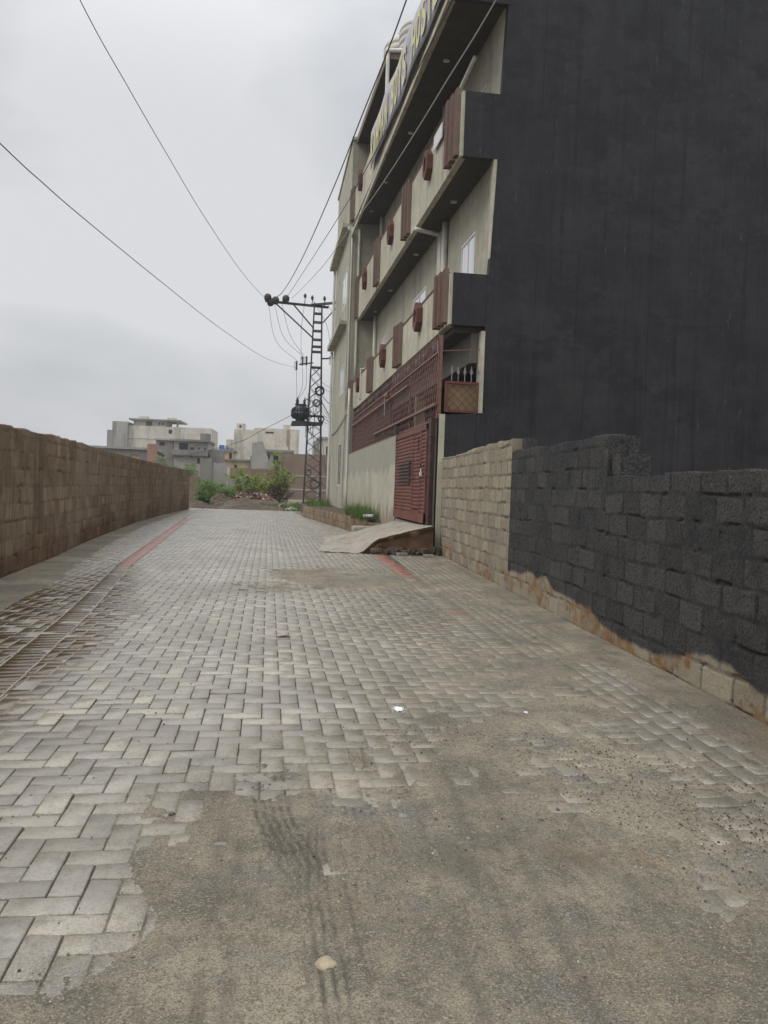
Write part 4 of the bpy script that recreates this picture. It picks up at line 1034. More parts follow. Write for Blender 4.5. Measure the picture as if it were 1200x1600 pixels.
def grass(name, label, areas, n, h, seed, w=.012):
    rr = np.random.default_rng(seed); P0 = []
    for (x0, x1, y0, y1, z, k) in areas:
        m_ = int(n * k); P0.append(np.stack([rr.uniform(x0, x1, m_), rr.uniform(y0, y1, m_), np.full(m_, z)], -1))
    P0 = np.concatenate(P0); n = len(P0); cl = fbm(P0[:, 0] * 2.2, P0[:, 1] * 1.4, seed, 3)
    hh = h * rr.uniform(.35, 1.1, n) * (.3 + 1.5 * sstep(.3, .7, cl)); a = rr.uniform(0, 6.28, n); l = hh * rr.uniform(.1, .7, n)
    d = np.stack([np.cos(a) * l, np.sin(a) * l, hh], -1); s = np.stack([-np.sin(a), np.cos(a), a * 0], -1) * w
    V_ = np.stack([P0 - s, P0 + s, P0 + d * .55 + s * .7, P0 + d], 1).reshape(-1, 3); Fq = np.arange(n * 4).reshape(n, 4)
    me = bpy.data.meshes.new(name); me.vertices.add(n * 4); me.vertices.foreach_set('co', V_.reshape(-1).astype(np.float32)); me.loops.add(n * 4); me.loops.foreach_set('vertex_index', Fq.reshape(-1).astype(np.int32)); me.polygons.add(n)
    me.polygons.foreach_set('loop_start', np.arange(0, n * 4, 4, dtype=np.int32)); me.polygons.foreach_set('loop_total', np.full(n, 4, dtype=np.int32)); me.update(calc_edges=True)
    at = me.attributes.new('rnd', 'FLOAT', 'FACE'); at.data.foreach_set('value', rr.random(n).astype(np.float32))
    tag(link(name, me, M_['grass']), label, 'grass', kind='stuff')
grass('grass', 'tufts of green grass on the planter by the hostel and round the pylon foot', [(2.75, 3.42, 24.9, 29.0, .41, .22), (2.0, 3.3, 40, 46, .41, .12), (2.4, 4.2, 46.5, 56, .0, .9), (.9, 2.4, 46.2, 52, 0, .35), (-.3, 1.0, 48, 50.5, 0, .12), (-4.6, -2.6, 50, 57, 0, .4)], 7000, .30, 71)

# rubble and dirt mounds at the end of the lane
def mound(name, label, cat, cx, cy, rx_, ry_, h, mat, seed, rough=.5, kind='stuff'):
    n = 70; u = np.linspace(-1.15, 1.15, n); UU, VV = np.meshgrid(u, u)
    rr_ = np.sqrt(UU ** 2 + VV ** 2); base = np.clip(1 - rr_ ** 1.6, 0, 1)
    nn_ = fbm(UU * 3.4 + 9, VV * 3.4, seed, 5, .6); Z = h * (base * (.55 + nn_ * .9)) + (fbm(UU * 15, VV * 15, seed + 3, 3) - .5) * rough * h * .35 * (base > .02) - .03
    o = link(name, grid_mesh(name, np.stack([cx + UU * rx_, cy + VV * ry_, Z], -1), smooth=False), mat)
    return tag(o, label, cat, kind=kind)
mound('soil_heap', 'dark brown earth bank across the end of the paving', 'soil', -1.3, 49.6, 4.0, 2.6, .50, M_['darkdirt'], 5)
mound('soil_heap', 'small dark earth pile at the foot of the left wall end', 'soil', -4.0, 46.8, .9, 1.2, .42, M_['darkdirt'], 15)
mound('soil_heap', 'rounded brown earth pile left of the brick rubble', 'soil', -3.0, 50.6, 1.0, 1.4, .75, M_['darkdirt'], 25)
mound('rubble_heap', 'heap of broken red bricks and rubble at the end of the lane', 'rubble', -1.0, 52.0, 2.3, 2.0, .95, M_['brickred'], 35)
rb = MB(); rr = random.Random(3)
for i in range(800):
    a = rr.uniform(0, 6.28); q = rr.random() ** .5; x = -1.1 + 1.9 * q * math.cos(a); y = 52 + 1.8 * q * math.sin(a) - .2; z = max(0, 1.0 * (1 - q ** 1.6)) * rr.uniform(.75, 1.05) + .04
    if i > 560: x = rr.uniform(-3.8, 2.4); y = rr.uniform(48.0, 51.5); z = rr.uniform(.05, .25) if -3.5 < x < 1 else .03
    rb.m = rr.choice([0, 0, 0, 1, 1, 2, 3]) if i < 650 else rr.choice([0, 1, 2, 3, 3]); s = rr.uniform(.04, .12); t1, t2 = rr.uniform(0, 3), rr.uniform(-.6, .6)
    rb.obox((x, y, z), (s * math.cos(t1), s * math.sin(t1), s * t2), (-s * .5 * math.sin(t1), s * .5 * math.cos(t1), 0), (-s * .4 * t2, 0, s * .4))
tag(rb.build('rubble', [M_['brickred'], M_['darkdirt'], M_['concrete'], simple('pale_litter', (.5, .4, .35), .7, .4, 2, 0)]), 'scattered broken bricks, stones and litter over the heaps', 'rubble', kind='stuff')
# bag litter by the pylon
for i, (x, y, s, c, lb) in enumerate([(1.15, 50, .34, (.50, .22, .16), 'crumpled pinkish plastic sheet lying right of the rubble'), (1.75, 49.6, .22, (.68, .66, .6), 'crumpled white plastic bag right of the pink sheet'), (1.35, 46.6, .26, (.60, .55, .42), 'pale sack scrap at the edge of the paving near the planter')]):
    u = np.linspace(-1, 1, 24); UU, VV = np.meshgrid(u, u); Z = .16 * (1 - np.clip(np.sqrt(UU ** 2 + VV ** 2), 0, 1)) + (fbm(UU * 5, VV * 5, 80 + i, 4) - .4) * .22 + .04
    o = link('plastic_litter', grid_mesh('plastic_litter', np.stack([x + UU * s * 1.4, y + VV * s, Z], -1), smooth=False), simple('litter_%d' % i, c, .4, .2, 4, 0)); tag(o, lb, 'litter')

# gravel specks, stone, lime splash
gv = MB(); rr = random.Random(9); fx = lambda x, y: float(field(np.array([x]), np.array([y]))[0])
cnt = 0
while cnt < 2600:
    y = 1.7 + 9 * rr.random() ** 1.7; x = rr.uniform(-1.0, 2.9)
    f_ = fx(x, y)
    if rr.random() > .15 + .5 * max(0, f_ + .2) * (1.0 if x > .6 else .4) + (.6 if (1.3 < x < 2.4 and 2.6 < y < 4.4) else 0): continue
    cnt += 1; s = rr.choice([.0011, .0014, .0018, .0024, .0038]) * rr.uniform(.8, 1.6); 
    gv.m = rr.choice([0, 0, 1, 2]); t1 = rr.uniform(0, 3)
    zz = .002 + .004 * (f_ > .2)
    vs = [(x + s * math.cos(a + t1) * rr.uniform(.7, 1.2), y + s * math.sin(a + t1) * rr.uniform(.7, 1.2), zz + d) for d in (-s * .3, s * .6) for a in (0, 1.26, 2.5, 3.77, 5.0)]
    gv.add(vs, [(0, 1, 2, 3, 4), (5, 6, 7, 8, 9)] + [(i, (i + 1) % 5, 5 + (i + 1) % 5, 5 + i) for i in range(5)])
for i in range(2600):
    cx_, cy_, sx_, sy_ = rr.choice([(1.75, 3.75, .22, .38), (2.0, 3.25, .2, .3), (2.15, 2.75, .15, .25), (1.25, 4.2, .35, .3)]); x, y = rr.gauss(cx_, sx_), rr.gauss(cy_, sy_)
    s = rr.choice([.0014, .002, .0026, .0036]) * rr.uniform(.7, 1.4); gv.m = rr.choice([1, 1, 1, 0, 2]); t1 = rr.uniform(0, 3); zz = .004
    vs = [(x + s * math.cos(a + t1) * rr.uniform(.7, 1.3), y + s * math.sin(a + t1) * rr.uniform(.7, 1.3), zz + d) for d in (-s * .5, s * .6) for a in (0, 1.26, 2.5, 3.77, 5.0)]
    gv.add(vs, [(0, 1, 2, 3, 4), (5, 6, 7, 8, 9)] + [(i, (i + 1) % 5, 5 + (i + 1) % 5, 5 + i) for i in range(5)])
tag(gv.build('gravel', [simple('gravel_grey', (.16, .145, .12), .9, .3, 50, 0), simple('gravel_brown', (.11, .07, .05), .9, .3, 50, 0), simple('gravel_pale', (.40, .37, .31), .9, .3, 50, 0)]), 'loose gravel and grit strewn on the sandy part of the lane', 'gravel', kind='stuff')
def pebble(x, y, s, mat, label, seed, name='stone', flat=.5):
    bm = bmesh.new(); bmesh.ops.create_icosphere(bm, subdivisions=3, radius=1); r_ = random.Random(seed); off = Vector((r_.uniform(0, 9), 0, 0))
    from mathutils import noise as mn
    for v_ in bm.verts: v_.co *= s * (1 + .28 * mn.noise(v_.co * 1.3 + off)); v_.co.z *= flat
    me = bpy.data.meshes.new(name); bm.to_mesh(me); bm.free(); o = link(name, me, mat, None, True); o.location = (x, y, s * flat * .55); return tag(o, label, 'stone')
pebble(.20, 2.235, .030, M_['stone'], 'round tan stone embedded in the sand at the bottom of the picture', 2)
for i, (x, y, s, lb) in enumerate([(-.35, 3.33, .012, 'small dark pebble on the pavers at lower left'), (1.62, 4.78, .016, 'white chipped pebble on the sand right of the lime splash'), (1.16, 3.18, .012, 'small black pebble in the middle of the sandy patch'), (1.27, 3.28, .011, 'tiny dark pebble just right of the black one')]):
    pebble(x, y, s, M_['whitebox'] if i == 1 else M_['darksteel'], lb, 30 + i)
lm = MB(); rr = random.Random(5)
for i in range(150):
    a = rr.uniform(0, 6.28); q = abs(rr.gauss(0, .5)); x = .833 + .055 * q * math.cos(a); y = 4.87 + .10 * q * math.sin(a); s = rr.uniform(.003, .010) * (1.2 - min(q, 1))
    if s < .001: continue
    lm.add([(x + s * math.cos(k * 1.05) * rr.uniform(.7, 1.3), y + s * math.sin(k * 1.05) * rr.uniform(.7, 1.3), .0055 + .002 * rr.random()) for k in range(6)] + [(x, y, .0095)], [(k, (k + 1) % 6, 6) for k in range(6)])
tag(lm.build('lime_splash', M_['lime']), 'splash of white powder on the paving in the middle of the lane', 'powder')
lf = MB(); lf.add([(.10, 7.28, .012), (.13, 7.2, .03), (.21, 7.24, .03), (.24, 7.3, .012), (.17, 7.36, .026)], [(0, 1, 4), (1, 2, 4), (2, 3, 4)])
tag(lf.build('leaf_litter', M_['stone']), 'curled dry leaf lying on the clean pavers up the lane', 'leaf')

# ------------------------------------------------------------------ pylon with transformer
pyl = thing('utility_pylon', 'dark steel lattice pylon carrying crossarms beside the hostel', 'pylon', (2.4, 47, 0))
def leg(x, y):  # leg line from base to top
    return lambda z: Vector((2.50 + (x) * (.50 - .024 * z), 47 + y * (.42 - .02 * z), z))
L4 = [leg(-1, -1), leg(1, -1), leg(1, 1), leg(-1, 1)]
for l_ in L4:
    b = MB(); b.bar(l_(0), l_(12.0), .066); b.build('leg', M_['darksteel'], pyl)
b = MB(); z = .3; k = 0
while z < 8.1:
    z2 = z + .62
    for i in range(4):
        a, c = L4[i], L4[(i + 1) % 4]
        b.bar(a(z), c(z2), .026); b.bar(c(z), a(z2), .026)
    z = z2
b.build('bracing', M_['darksteel'], pyl)
for z in (5.1, 5.5, 8.3, 9.2, 9.5, 9.9, 10.4, 10.9, 11.4, 11.9):
    b = MB()
    for i in range(4): b.bar(L4[i](z), L4[(i + 1) % 4](z), .04, .07)
    b.build('collar', M_['darksteel'], pyl)
b = MB(); b.bar((-.5, 45.6, 11.62), (3.1, 47.25, 11.86), .10, .13); b.bar((2.1, 47.2, 11.92), (5.0, 45.4, 11.98), .10, .13)
b.bar((.05, 45.86, 11.6), (2.28, 46.9, 9.95), .06); b.bar((1.05, 46.3, 11.7), (2.28, 46.8, 10.5), .06); b.bar((3.7, 46.2, 11.9), (2.8, 47, 10.9), .05)
b.bar((1.5, 46.4, 8.35), (2.3, 46.9, 8.55), .07); b.bar((2.8, 46.8, 8.8), (4.3, 46.2, 8.85), .08)
b.build('crossarm', M_['darksteel'], pyl)
def discs(p, d, n, r, step, name='insulator'):
    p = Vector(p); d = Vector(d).normalized(); b = MB()
    for k in range(n):
        c = p + d * step * k; b.tube([c, c + d * .03, c + d * .075], [r, r * .95, r * .3], 14)
    b.tube([p, p + d * step * n], .02, 6); return b.build(name, M_['porcelain'], pyl)
for p in ((-.38, 45.62, 11.78), (-.22, 45.7, 11.55), (.05, 45.75, 11.68), (.62, 46.0, 11.86)):
    discs(p, (.02, -1, .02), 3, .20, .14)
for (x, y) in ((1.72, 46.6), (2.15, 46.95), (2.85, 46.9)):
    b = MB(); b.tube([(x, y, 11.85), (x, y, 12.2)], .025, 6); b.lathe((x, y, 12.18), [(.05, 0), (.11, .03), (.05, .09), (.10, .12), (.05, .2), (.03, .24)], 12); b.build('insulator', M_['porcelain'], pyl)
for (x, y, z) in ((1.38, 46.3, 8.0), (1.72, 46.45, 8.3), (1.95, 46.6, 8.35), (3.35, 46.5, 8.45)):
    b = MB(); b.box(x - .08, x + .02, y - .03, y + .03, z, z + .5); b.box(x - .13, x - .08, y - .02, y + .02, z + .42, z + .46); b.build('cutout_fuse', M_['darksteel'], pyl)
    b = MB(); b.bar((x - .14, y, z + .03), (x - .14, y, z + .45), .035); b.bar((x - .14, y, z + .03), (x, y, z - .03), .03); b.build('fuse_tube', M_['whitebox'], pyl)
b = MB(); b.obox((2.07, 46.55, 5.02), (.90, 0, .05), (0, .06, 0), (0, 0, .075)); b.obox((2.07, 47.45, 5.02), (.9, 0, .05), (0, .06, 0), (0, 0, .075)); b.obox((1.62, 47, 5.12), (.42, 0, .02), (0, .42, 0), (0, 0, .03)); b.build('platform', M_['darksteel'], pyl)
b = MB(); rr = random.Random(12)
for (cx, cz, r, n) in ((2.72, 6.9, .27, 5), (2.6, 1.55, .30, 4), (2.2, 2.2, .22, 2), (2.55, 6.2, .2, 4), (2.0, 6.2, .22, 3), (2.85, 5.3, .18, 4)):
    for q in range(n):
        t0 = rr.uniform(.7, 1.15); tl = rr.uniform(-.4, .4)
        b.tube([(cx + r * t0 * math.cos(a * .5236) , 46.45 + tl * .2 * math.sin(a * .5236), cz + r * t0 * math.sin(a * .5236)) for a in range(13)], .016, 5)
for q in range(10):
    x0_ = rr.uniform(2.05, 2.9); z1 = rr.uniform(4.8, 7.2); b.tube([(x0_, 46.5, z1), (x0_ + rr.uniform(-.2, .2), 46.45, z1 - .8), (x0_ + rr.uniform(-.25, .25), 46.5, z1 - 1.7)], .014, 5)
b.build('cable_coil', M_['wire'], pyl)
tf = thing('transformer', 'round finned dark blue grey transformer standing on the pylon platform', 'transformer', (1.68, 47, 5.12))
b = MB(); b.lathe((1.68, 47, 5.15), [(.26, 0), (.30, .03), (.26, .10), (.36, .16), (.42, .4), (.42, .62), (.34, .86), (.26, .92)], 28); b.build('body', M_['trafo'], tf, True)
b = MB(); b.lathe((1.68, 47, 6.07), [(.3, 0), (.34, .03), (.34, .07), (.1, .09)], 24); b.build('cover', M_['trafo'], tf)
for k in range(18):
    a = k * 2 * math.pi / 18; ca, sa = math.cos(a), math.sin(a)
    b = MB(); pr = [(.32, .14), (.46, .17), (.54, .30), (.545, .6), (.49, .74), (.32, .86)]
    b.prism([(1.68 + r * ca - sa * .02, 47 + r * sa + ca * .02, 5.15 + z) for r, z in pr], (sa * .04, -ca * .04, 0)); b.build('cooling_fin', M_['trafo'], tf)
for (x, y) in ((1.45, 46.85), (1.52, 47.1), (1.9, 46.9)):
    b = MB(); b.lathe((x, y, 6.12), [(.05, 0), (.075, .06), (.045, .09), (.075, .15), (.045, .18), (.07, .24), (.03, .30), (.02, .42)], 12); b.build('bushing', M_['porcelain'], tf)
b = MB(); b.tube([(1.68 + .555 * math.cos(k * .2618), 47 + .555 * math.sin(k * .2618), 5.64) for k in range(25)], .012, 6); b.build('band', M_['metal'], tf)

def wire(pts, r, mat, label, group=None, n=6, sag=0):
    # Catmull-Rom through the points
    P_ = [Vector(p) for p in pts]; P_ = [P_[0] * 2 - P_[1]] + P_ + [P_[-1] * 2 - P_[-2]]; out = []
    for i in range(1, len(P_) - 2):
        for k in range(8):
            t = k / 8; a, b_, c, d = P_[i - 1], P_[i], P_[i + 1], P_[i + 2]
            out.append(.5 * ((2 * b_) + (c - a) * t + (2 * a - 5 * b_ + 4 * c - d) * t * t + (3 * b_ - a - 3 * c + d) * t ** 3))
    out.append(P_[-2]); b = MB(); b.tube(out, r, n); o = b.build('overhead_wire', M_[mat], None, True); return tag(o, label, 'wire', group)
GW = 'overhead lines from the pylon'
wire([(3.3, 11, 13.3), (2.66, 17.8, 12.12), (2.45, 19.74, 11.78), (2.19, 22.2, 11.5), (1.75, 26.35, 11.0), (1.01, 33.26, 10.55), (.33, 39.8, 10.75), (-.2, 45.3, 11.7)], .017, 'wire', 'thick black wire crossing the sky left of the hostel roof', GW)
wire([(3.3, 6.5, 8.5), (3.09, 11.76, 8.62), (2.95, 14.37, 8.75), (2.78, 17.44, 8.9), (2.57, 21.1, 9.15), (2.29, 26.14, 9.67), (1.91, 33.08, 10.38), (1.4, 42, 11.6), (.95, 46.2, 12.0)], .012, 'wirewhite', 'pale cable running steeply across the front of the hostel balconies', GW)
wire([(3.2, 8.5, 9.8), (2.81, 13.7, 9.68), (2.64, 16.05, 9.65), (2.43, 19.09, 9.70), (2.09, 24.11, 9.92), (1.63, 30.71, 10.44), (.7, 45.6, 11.95)], .012, 'wire', 'thin black wire running up past the banner edge', GW)
wire([(-4.1, 9, 10.2), (-3.52, 14.74, 9.68), (-3.2, 17.86, 9.66), (-2.83, 21.33, 9.7), (-2.28, 26.58, 9.84), (-1.36, 35.36, 10.39), (-.38, 45.5, 11.6)], .009, 'wire', 'upper thin wire sweeping from the top left corner of the sky to the pylon', GW)
wire([(-3.4, 5, 4.9), (-2.88, 9.0, 4.82), (-2.75, 10.08, 4.83), (-2.59, 11.47, 4.88), (-2.11, 15.51, 5.08), (-1.32, 22.22, 5.48), (-.15, 32.09, 6.3), (1.42, 46.6, 8.15)], .006, 'wire', 'lower sagging wire at the left of the sky ending at the fuses', GW)
wire([(1.2, 46.9, 5.5), (-.48, 48.6, 4.67), (-2.21, 50.28, 3.87), (-7, 58, 3.0), (-12, 66, 2.6)], .014, 'wire', 'wire dropping left from the transformer towards the far houses', GW)
DW = 'loose drop wires on the pylon'
for i, (a, c, s, lb) in enumerate([((-.35, 45.5, 11.6), (1.4, 46.3, 8.5), (-.4, -1.0), 'jumper wire from the outer disc insulator to the fuses'), ((-.0, 45.6, 11.5), (1.7, 46.4, 8.8), (-.3, -.7), 'jumper wire from the second disc insulator to the fuses'), ((.4, 45.8, 11.6), (1.75, 46.4, 8.85), (-.15, -.6), 'jumper wire from the inner disc insulator to the fuses'), ((1.72, 46.6, 12.1), (1.6, 46.3, 8.6), (-.1, 0), 'thin vertical wire from the left pin insulator'), ((2.15, 46.9, 12.2), (3.3, 46.4, 8.9), (.3, .2), 'thin slanting wire right of the pylon mast'), ((2.85, 46.9, 12.2), (4.2, 46.2, 8.8), (.3, .3), 'thin wire falling behind the hostel corner'),
        ((1.35, 46.3, 7.95), (1.45, 46.8, 6.45), (-.0, -.2), 'left lead from a fuse to the transformer'), ((1.68, 46.4, 8.2), (1.48, 46.9, 6.45), (.15, -.3), 'middle lead from a fuse to the transformer'), ((1.92, 46.5, 8.3), (1.54, 47.1, 6.45), (.2, -.4), 'right lead from a fuse to the transformer')]):
    m1 = Vector(a).lerp(Vector(c), .5) + Vector((s[0], 0, s[1] * .5)); wire([a, m1, c], .010, 'wire', lb, DW, 5)
for i, (z1, z2, x2) in enumerate([(7.5, 7.0, 3.5), (7.3, 6.7, 3.5), (6.9, 5.95, 3.6), (6.75, 6.0, 3.5), (6.5, 5.3, 3.4), (6.2, 5.2, 3.4), (6.0, 4.9, 3.4), (5.6, 5.35, 3.4), (5.5, 5.1, 3.45), (5.25, 5.0, 3.4)]):
    wire([(2.75, 46.6, z1), (3.1, 46.4, (z1 + z2) / 2 - .04), (x2, 46.1, z2)], .026 if i == 4 else .010, 'wire', ('thick black cable slanting from the pylon to the hostel corner' if i == 4 else ['uppermost thin service wire from the pylon coil to the hostel corner', 'second thin service wire below the uppermost one', 'third service wire, leaving just under the pylon coil', 'fourth service wire, above the thick black cable', '', 'service wire just under the thick black cable', 'service wire second under the thick black cable', 'nearly level service wire third from the bottom', 'nearly level service wire second from the bottom', 'lowest service wire, level with the transformer platform'][i]), 'service wires between pylon and hostel', 5)
wire([(2.8, 46.5, 5.0), (2.85, 46.4, 3), (2.9, 46.4, 1.9), (3.3, 46.1, 1.3), (3.45, 45.9, 1.25)], .013, 'wire', 'dark cable hanging down the right side of the pylon and looping to the wall', DW)
for q, (xx, zz) in enumerate([((2.9, 3.4), (4.4, 1.5)), ((2.85, 3.35), (3.8, 1.7))]):
    wire([(xx[0], 46.5, zz[0]), ((xx[0] + xx[1]) / 2, 46.4, (zz[0] + zz[1]) / 2 - .15), (xx[1], 46.0, zz[1])], .012, 'wire', ['outer thin cable falling from the pylon to the foot of the drain pipe', 'inner thin cable falling from the pylon to the drain pipe'][q], DW)
wire([(3.40, 45.4, 4.3), (3.38, 41.5, 4.35), (3.38, 38.2, 4.6), (3.42, 36.0, 4.75)], .02, 'wire', 'dark cable tacked across the wing wall above its lower window')

# ------------------------------------------------------------------ far houses
def bgmat(n, c, **k): return plaster(n, c, sc=.35, **k)
G1 = bgmat('far_white', (.66, .62, .53), stain=(.25, .22, .17), streak=.7, amt=.2)
G2 = bgmat('far_grey', (.27, .26, .23), stain=(.1, .1, .09), streak=.6)
G3 = bgmat('far_midgrey', (.42, .40, .36), streak=.6)
G4 = bgmat('far_peach', (.56, .40, .25), streak=.5)
G5 = bgmat('far_pink', (.40, .225, .165), streak=.4)
G6 = bgmat('far_cream', (.68, .63, .52), streak=.5)
dark = simple('dark_opening', (.02, .021, .023), .6, .2, 3, 0)
blue = simple('blue_plastic', (.05, .18, .42), .4, .2, 3, 0)
def house(label, x0, x1, y, z, depth, mat, wins=(), roof=None, blocks=(), yaw=0, cat='building', name='house', tanks=()):
    t = thing(name, label, cat, ((x0 + x1) / 2, y, 0), rz=yaw)
    t0 = Vector(((x0 + x1) / 2, y, 0)); Rm = Matrix.Rotation(yaw, 3, 'Z')
    def tr(mb): mb.v = [tuple(Rm @ (Vector(p) - t0) + t0) for p in mb.v]; return mb
    def bd(mb, nm, m, par=t): 
        tr(mb)
        o = mb.build(nm, m, par if par is t else None)
        if par is not t: o.parent = par
        return o
    b = MB(); wall_h(b, x0, x1, y, y + depth, z, wins); w = bd(b, 'wall', mat)
    for (a, c, d, e) in wins:
        f = MB(); f.box(a, c, y + .18, y + .24, d, e); bd(f, 'window', dark)
    if roof:
        b = MB(); b.box(x0 - roof[0], x1 + roof[0], y - roof[0], y + depth + roof[0], z, z + roof[1]); bd(b, 'roof', roof[2] if len(roof) > 2 else mat)
    for (nm, a, c, yy0, yy1, d, e, m) in blocks:
        b = MB(); b.box(a, c, y + yy0, y + yy1, d, e); bd(b, nm, m)
    return t
def wall_h(mb, x0, x1, y0, y1, z, holes):
    xx = sorted({x0, x1, *[h[0] for h in holes], *[h[1] for h in holes]}); zz = sorted({-.05, z, *[h[2] for h in holes], *[h[3] for h in holes]})
    for a, b in zip(xx, xx[1:]):
        for c, d in zip(zz, zz[1:]):
            if any(h[0] - 1e-6 <= a and b <= h[1] + 1e-6 and h[2] - 1e-6 <= c and d <= h[3] + 1e-6 for h in holes): continue
            mb.box(a, b, y0, y0 + .3, c, d)
    mb.box(x0, x1, y0 + .3, y1, -.05, z)
# A long white block with penthouse and grey stair tower
house('long mottled white block with a flat roofed penthouse, far left', -23.6, -9.8, 140, 10.75, 9, G1, [(-17.0, -16.4, 9.6, 10.3)], None,
      [('stair_tower', -26.1, -23.62, -.6, 6, 0, 11.3, G3), ('side_block', -27.2, -26.12, .5, 6, 0, 9.9, G3), ('parapet_line', -23.6, -9.8, -.06, -.004, 8.6, 8.75, G6),
       ('penthouse', -23.0, -17.6, 1.2, 7, 10.76, 11.75, G3), ('penthouse_roof', -23.7, -15.1, .6, 8, 11.76, 12.0, G2), ('penthouse_post', -15.9, -15.6, 1.2, 1.5, 10.76, 11.75, G3), ('roof_tank', -22.4, -20.9, 2, 3.5, 12.01, 12.5, G6), ('roof_tank', -17.6, -16.2, 2, 3.5, 12.01, 12.45, G6),
       ('opening', -21.0, -20.0, 1.17, 1.19, 10.9, 11.6, dark), ('opening', -18.9, -18.6, 1.17, 1.19, 11.1, 11.5, dark), ('opening', -18.3, -18.0, 1.17, 1.19, 11.1, 11.5, dark)], yaw=-.05, name='apartment_block')
# B grey three storey house
house('grey three storey house with recessed balcony, behind the end of the left wall', -10.9, -7.05, 95, 6.15, 7, G3, [(-8.25, -7.35, 3.65, 4.35), (-9.05, -8.85, 4.35, 4.6)], None,
      [('balcony_band', -11.0, -7.0, -.5, -.01, 4.55, 5.15, G2), ('roof_slab', -11.3, -6.9, -.6, 7, 6.151, 6.38, G2), ('roof_box', -8.0, -6.95, .2, 2, 6.381, 7.15, G2), ('side_block', -13.0, -11.02, .4, 6, 0, 6.2, G2), ('roof_slab', -13.1, -11.0, .1, 6.3, 6.21, 6.4, G3), ('opening', -10.3, -9.3, -.02, -.005, 5.2, 5.95, dark), ('window', -9.1, -8.6, -.04, -.021, 5.22, 5.5, dark), ('opening', -8.2, -8.0, -.02, -.005, 5.3, 5.5, dark), ('opening', -7.5, -7.3, -.02, -.005, 5.25, 5.5, dark), ('window', -12.5, -12.0, .38, .399, 3.9, 4.6, dark), ('opening', -12.6, -12.0, .38, .399, 5.6, 6.0, dark),
       ('side_tower', -6.9, -5.4, .2, 3, 0, 5.3, G2)], yaw=-.03)
house('long low grey building with arched openings, above the left wall', -25, -12.1, 86, 4.65, 8, G2, [(-22, -21.2, 3.3, 4.1), (-16, -15.1, 3.4, 4.15), (-14.2, -13.3, 3.4, 4.1)], (.25, .22, G3),
      [('panel', -16.0, -15.1, .12, .15, 3.4, 4.15, G4), ('panel', -14.2, -13.3, .12, .15, 3.4, 4.1, G4), ('pillar', -12.4, -11.5, -.9, -.3, 0, 5.25, G5)], name='workshop')
house('small peach walled house low down behind the end of the left wall', -11.6, -8.2, 84, 2.75, 5, G4, [(-8.9, -8.6, 2.0, 2.4)], (.1, .12, G3))
# D big pale block
house('large blank pale block with a blue water tank room, centre distance', -3.0, 5.3, 150, 11.95, 12, G6, [(-.9, .6, 11.0, 11.35)], None,
      [('side_face', -6.6, -3.02, .5, 12, 0, 11.6, G1), ('roof_room', -6.2, -4.6, 1, 3, 11.61, 12.7, G1), ('stair_head', 2.3, 3.7, .4, 4, 11.951, 12.75, G6), ('stain_strip', 3.0, 3.6, -.03, -.004, 5, 11.9, bgmat('rusty_stain', (.42, .30, .17))), ('side_wing', -8.0, -6.65, 1.5, 9, 0, 9.7, G1), ('canopy', -9.3, -6.66, .2, 1.4, 7.9, 8.1, G3), ('side_wing', -8.6, -8.02, 1.5, 9, 0, 8.2, G1), ('opening', -5.7, -5.3, .96, .99, 11.9, 12.4, dark)], name='apartment_block')
# E grey house with sloped parapet
eh = house('grey house with a white roof tank beside the brick compound', -1.0, 2.2, 86, 4.95, 6, G3, [(.4, 1.0, 4.0, 4.6), (-.35, 0, 4.1, 4.7)], (.35, .25, G2), [('roof_tank', 1.3, 1.9, 1, 1.6, 5.21, 5.62, M_['white'])])
b = MB(); b.prism([(-1.85, 84.6, 0), (-1.85, 84.6, 5.75), (-.75, 84.6, 6.0), (-.1, 84.6, 4.1), (.3, 84.6, 3.3), (.3, 84.6, 0)], (0, .3, 0)); b.build('gable_wall', G3, eh)
house('peach house with a dark flat roof under the blue tanks', -7.4, -4.9, 112, 5.9, 6, G4, [(-5.5, -5.1, 4.9, 5.7)], (.3, .22, G2), [('water_drum', -6.9, -6.2, .5, 1.2, 6.13, 6.75, blue), ('water_drum', -6.0, -5.5, .5, 1.1, 6.13, 6.6, blue), ('cream_box', -7.6, -6.9, -.8, -.1, 0, 5.0, M_['white'])])
house('cream single storey house in front of the large pale block', -6.3, -2.6, 108, 4.55, 6, G4, [(-4.6, -4.2, 3.5, 4.0)], (.3, .2, G2), [('low_wall', -6.3, -2.2, -1.2, -1.0, 0, 3.6, G1), ('small_room', -2.55, -1.0, -.5, 3, 0, 5.2, G2), ('opening', -2.2, -1.4, -.53, -.51, 4.0, 4.6, dark)])
house('narrow cream building seen between the pylon and the drain pipe', 7.3, 12, 121, 8.7, 6, G6, [(8.3, 8.6, 6.3, 7.6)], (.25, .3, G3), [('side_face', 6.5, 7.29, .6, 5, 0, 8.4, G3)])
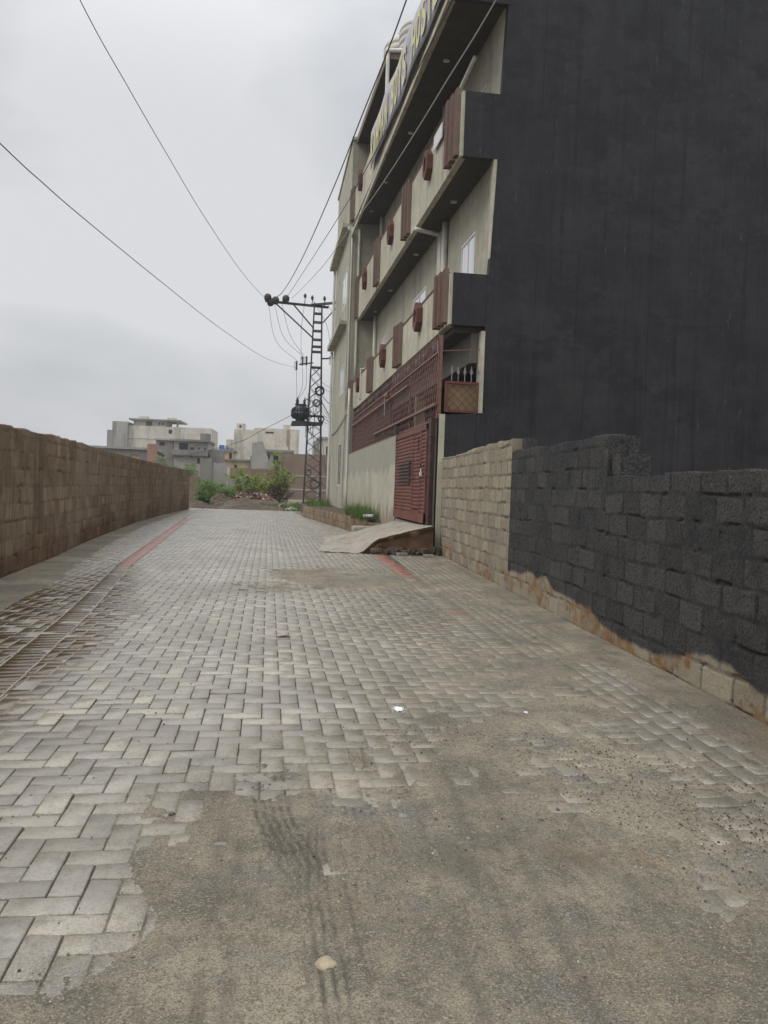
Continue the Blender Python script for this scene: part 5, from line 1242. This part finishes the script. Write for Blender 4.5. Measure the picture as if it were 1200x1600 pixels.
# brick compound walls
bw = thing('brick_wall', 'high brown brick compound wall with concrete bands behind the pylon', 'wall', (4, 75, 0))
b = MB(); b.box(1.08, 10, 75, 75.3, -.05, 4.42); b.build('brickwork', M_['brick'], bw)
b = MB(); b.box(1.0, 10, 74.96, 74.995, 2.35, 2.47); b.box(1.0, 10, 74.96, 74.995, 1.05, 1.2); b.box(4.4, 4.55, 74.95, 74.994, 0, 2.2); b.build('concrete_band', G3, bw)
b = MB(); b.box(.8, 1.079, 74.9, 75.4, -.05, 4.5); b.build('pier', G2, bw)
for (x0, x1, y, z, m, nm, lb) in [(-3.6, .78, 75.5, 2.9, M_['brick'], 'brick_wall', 'lower dull brick wall directly behind the young tree'), (-4.9, -3.7, 73, 3.25, G3, 'ruined_wall', 'tall broken grey plaster wall stub between the weeds and the bush'), (-6.0, -5.0, 72, 3.6, G2, 'ruined_wall', 'tall dark grey wall stub left of the broken plaster one'), (-8.0, -6.05, 72.5, 1.95, M_['brick'], 'brick_wall', 'low reddish brick wall just beyond the end of the left block wall'), (-3.65, -1.6, 74.2, 2.2, G3, 'block_wall', 'plain grey wall behind the spreading bush')]:
    b = MB(); n_ = 8; vs = []
    P3 = [(x0, y, -.05)] + [(x0 + (x1 - x0) * k / n_, y, z + random.uniform(-.09, .09)) for k in range(n_ + 1)] + [(x1, y, -.05)]
    b.prism(P3, (0, .28, 0)); tag(b.build(nm, m), lb, 'wall')
b = MB(); b.box(.9, 3.2, 60, 60.25, -.05, .42); tag(b.build('low_wall', G1), 'low pale wall behind the litter right of the young tree', 'wall')

# ------------------------------------------------------------------ haze
hz = NM('haze'); hz.t.nodes.clear(); vo = hz.n('ShaderNodeVolumePrincipled'); vo.inputs['Color'].default_value = (.86, .89, .95, 1); vo.inputs['Density'].default_value = .0008
ho = hz.n('ShaderNodeOutputMaterial'); hz.l(vo.outputs[0], ho.inputs['Volume'])
b = MB(); b.box(-60, 60, -12, 175, -1.06, 22); tag(b.build('haze', hz.m), 'thin grey haze over the lane and distant houses', 'haze', kind='stuff')
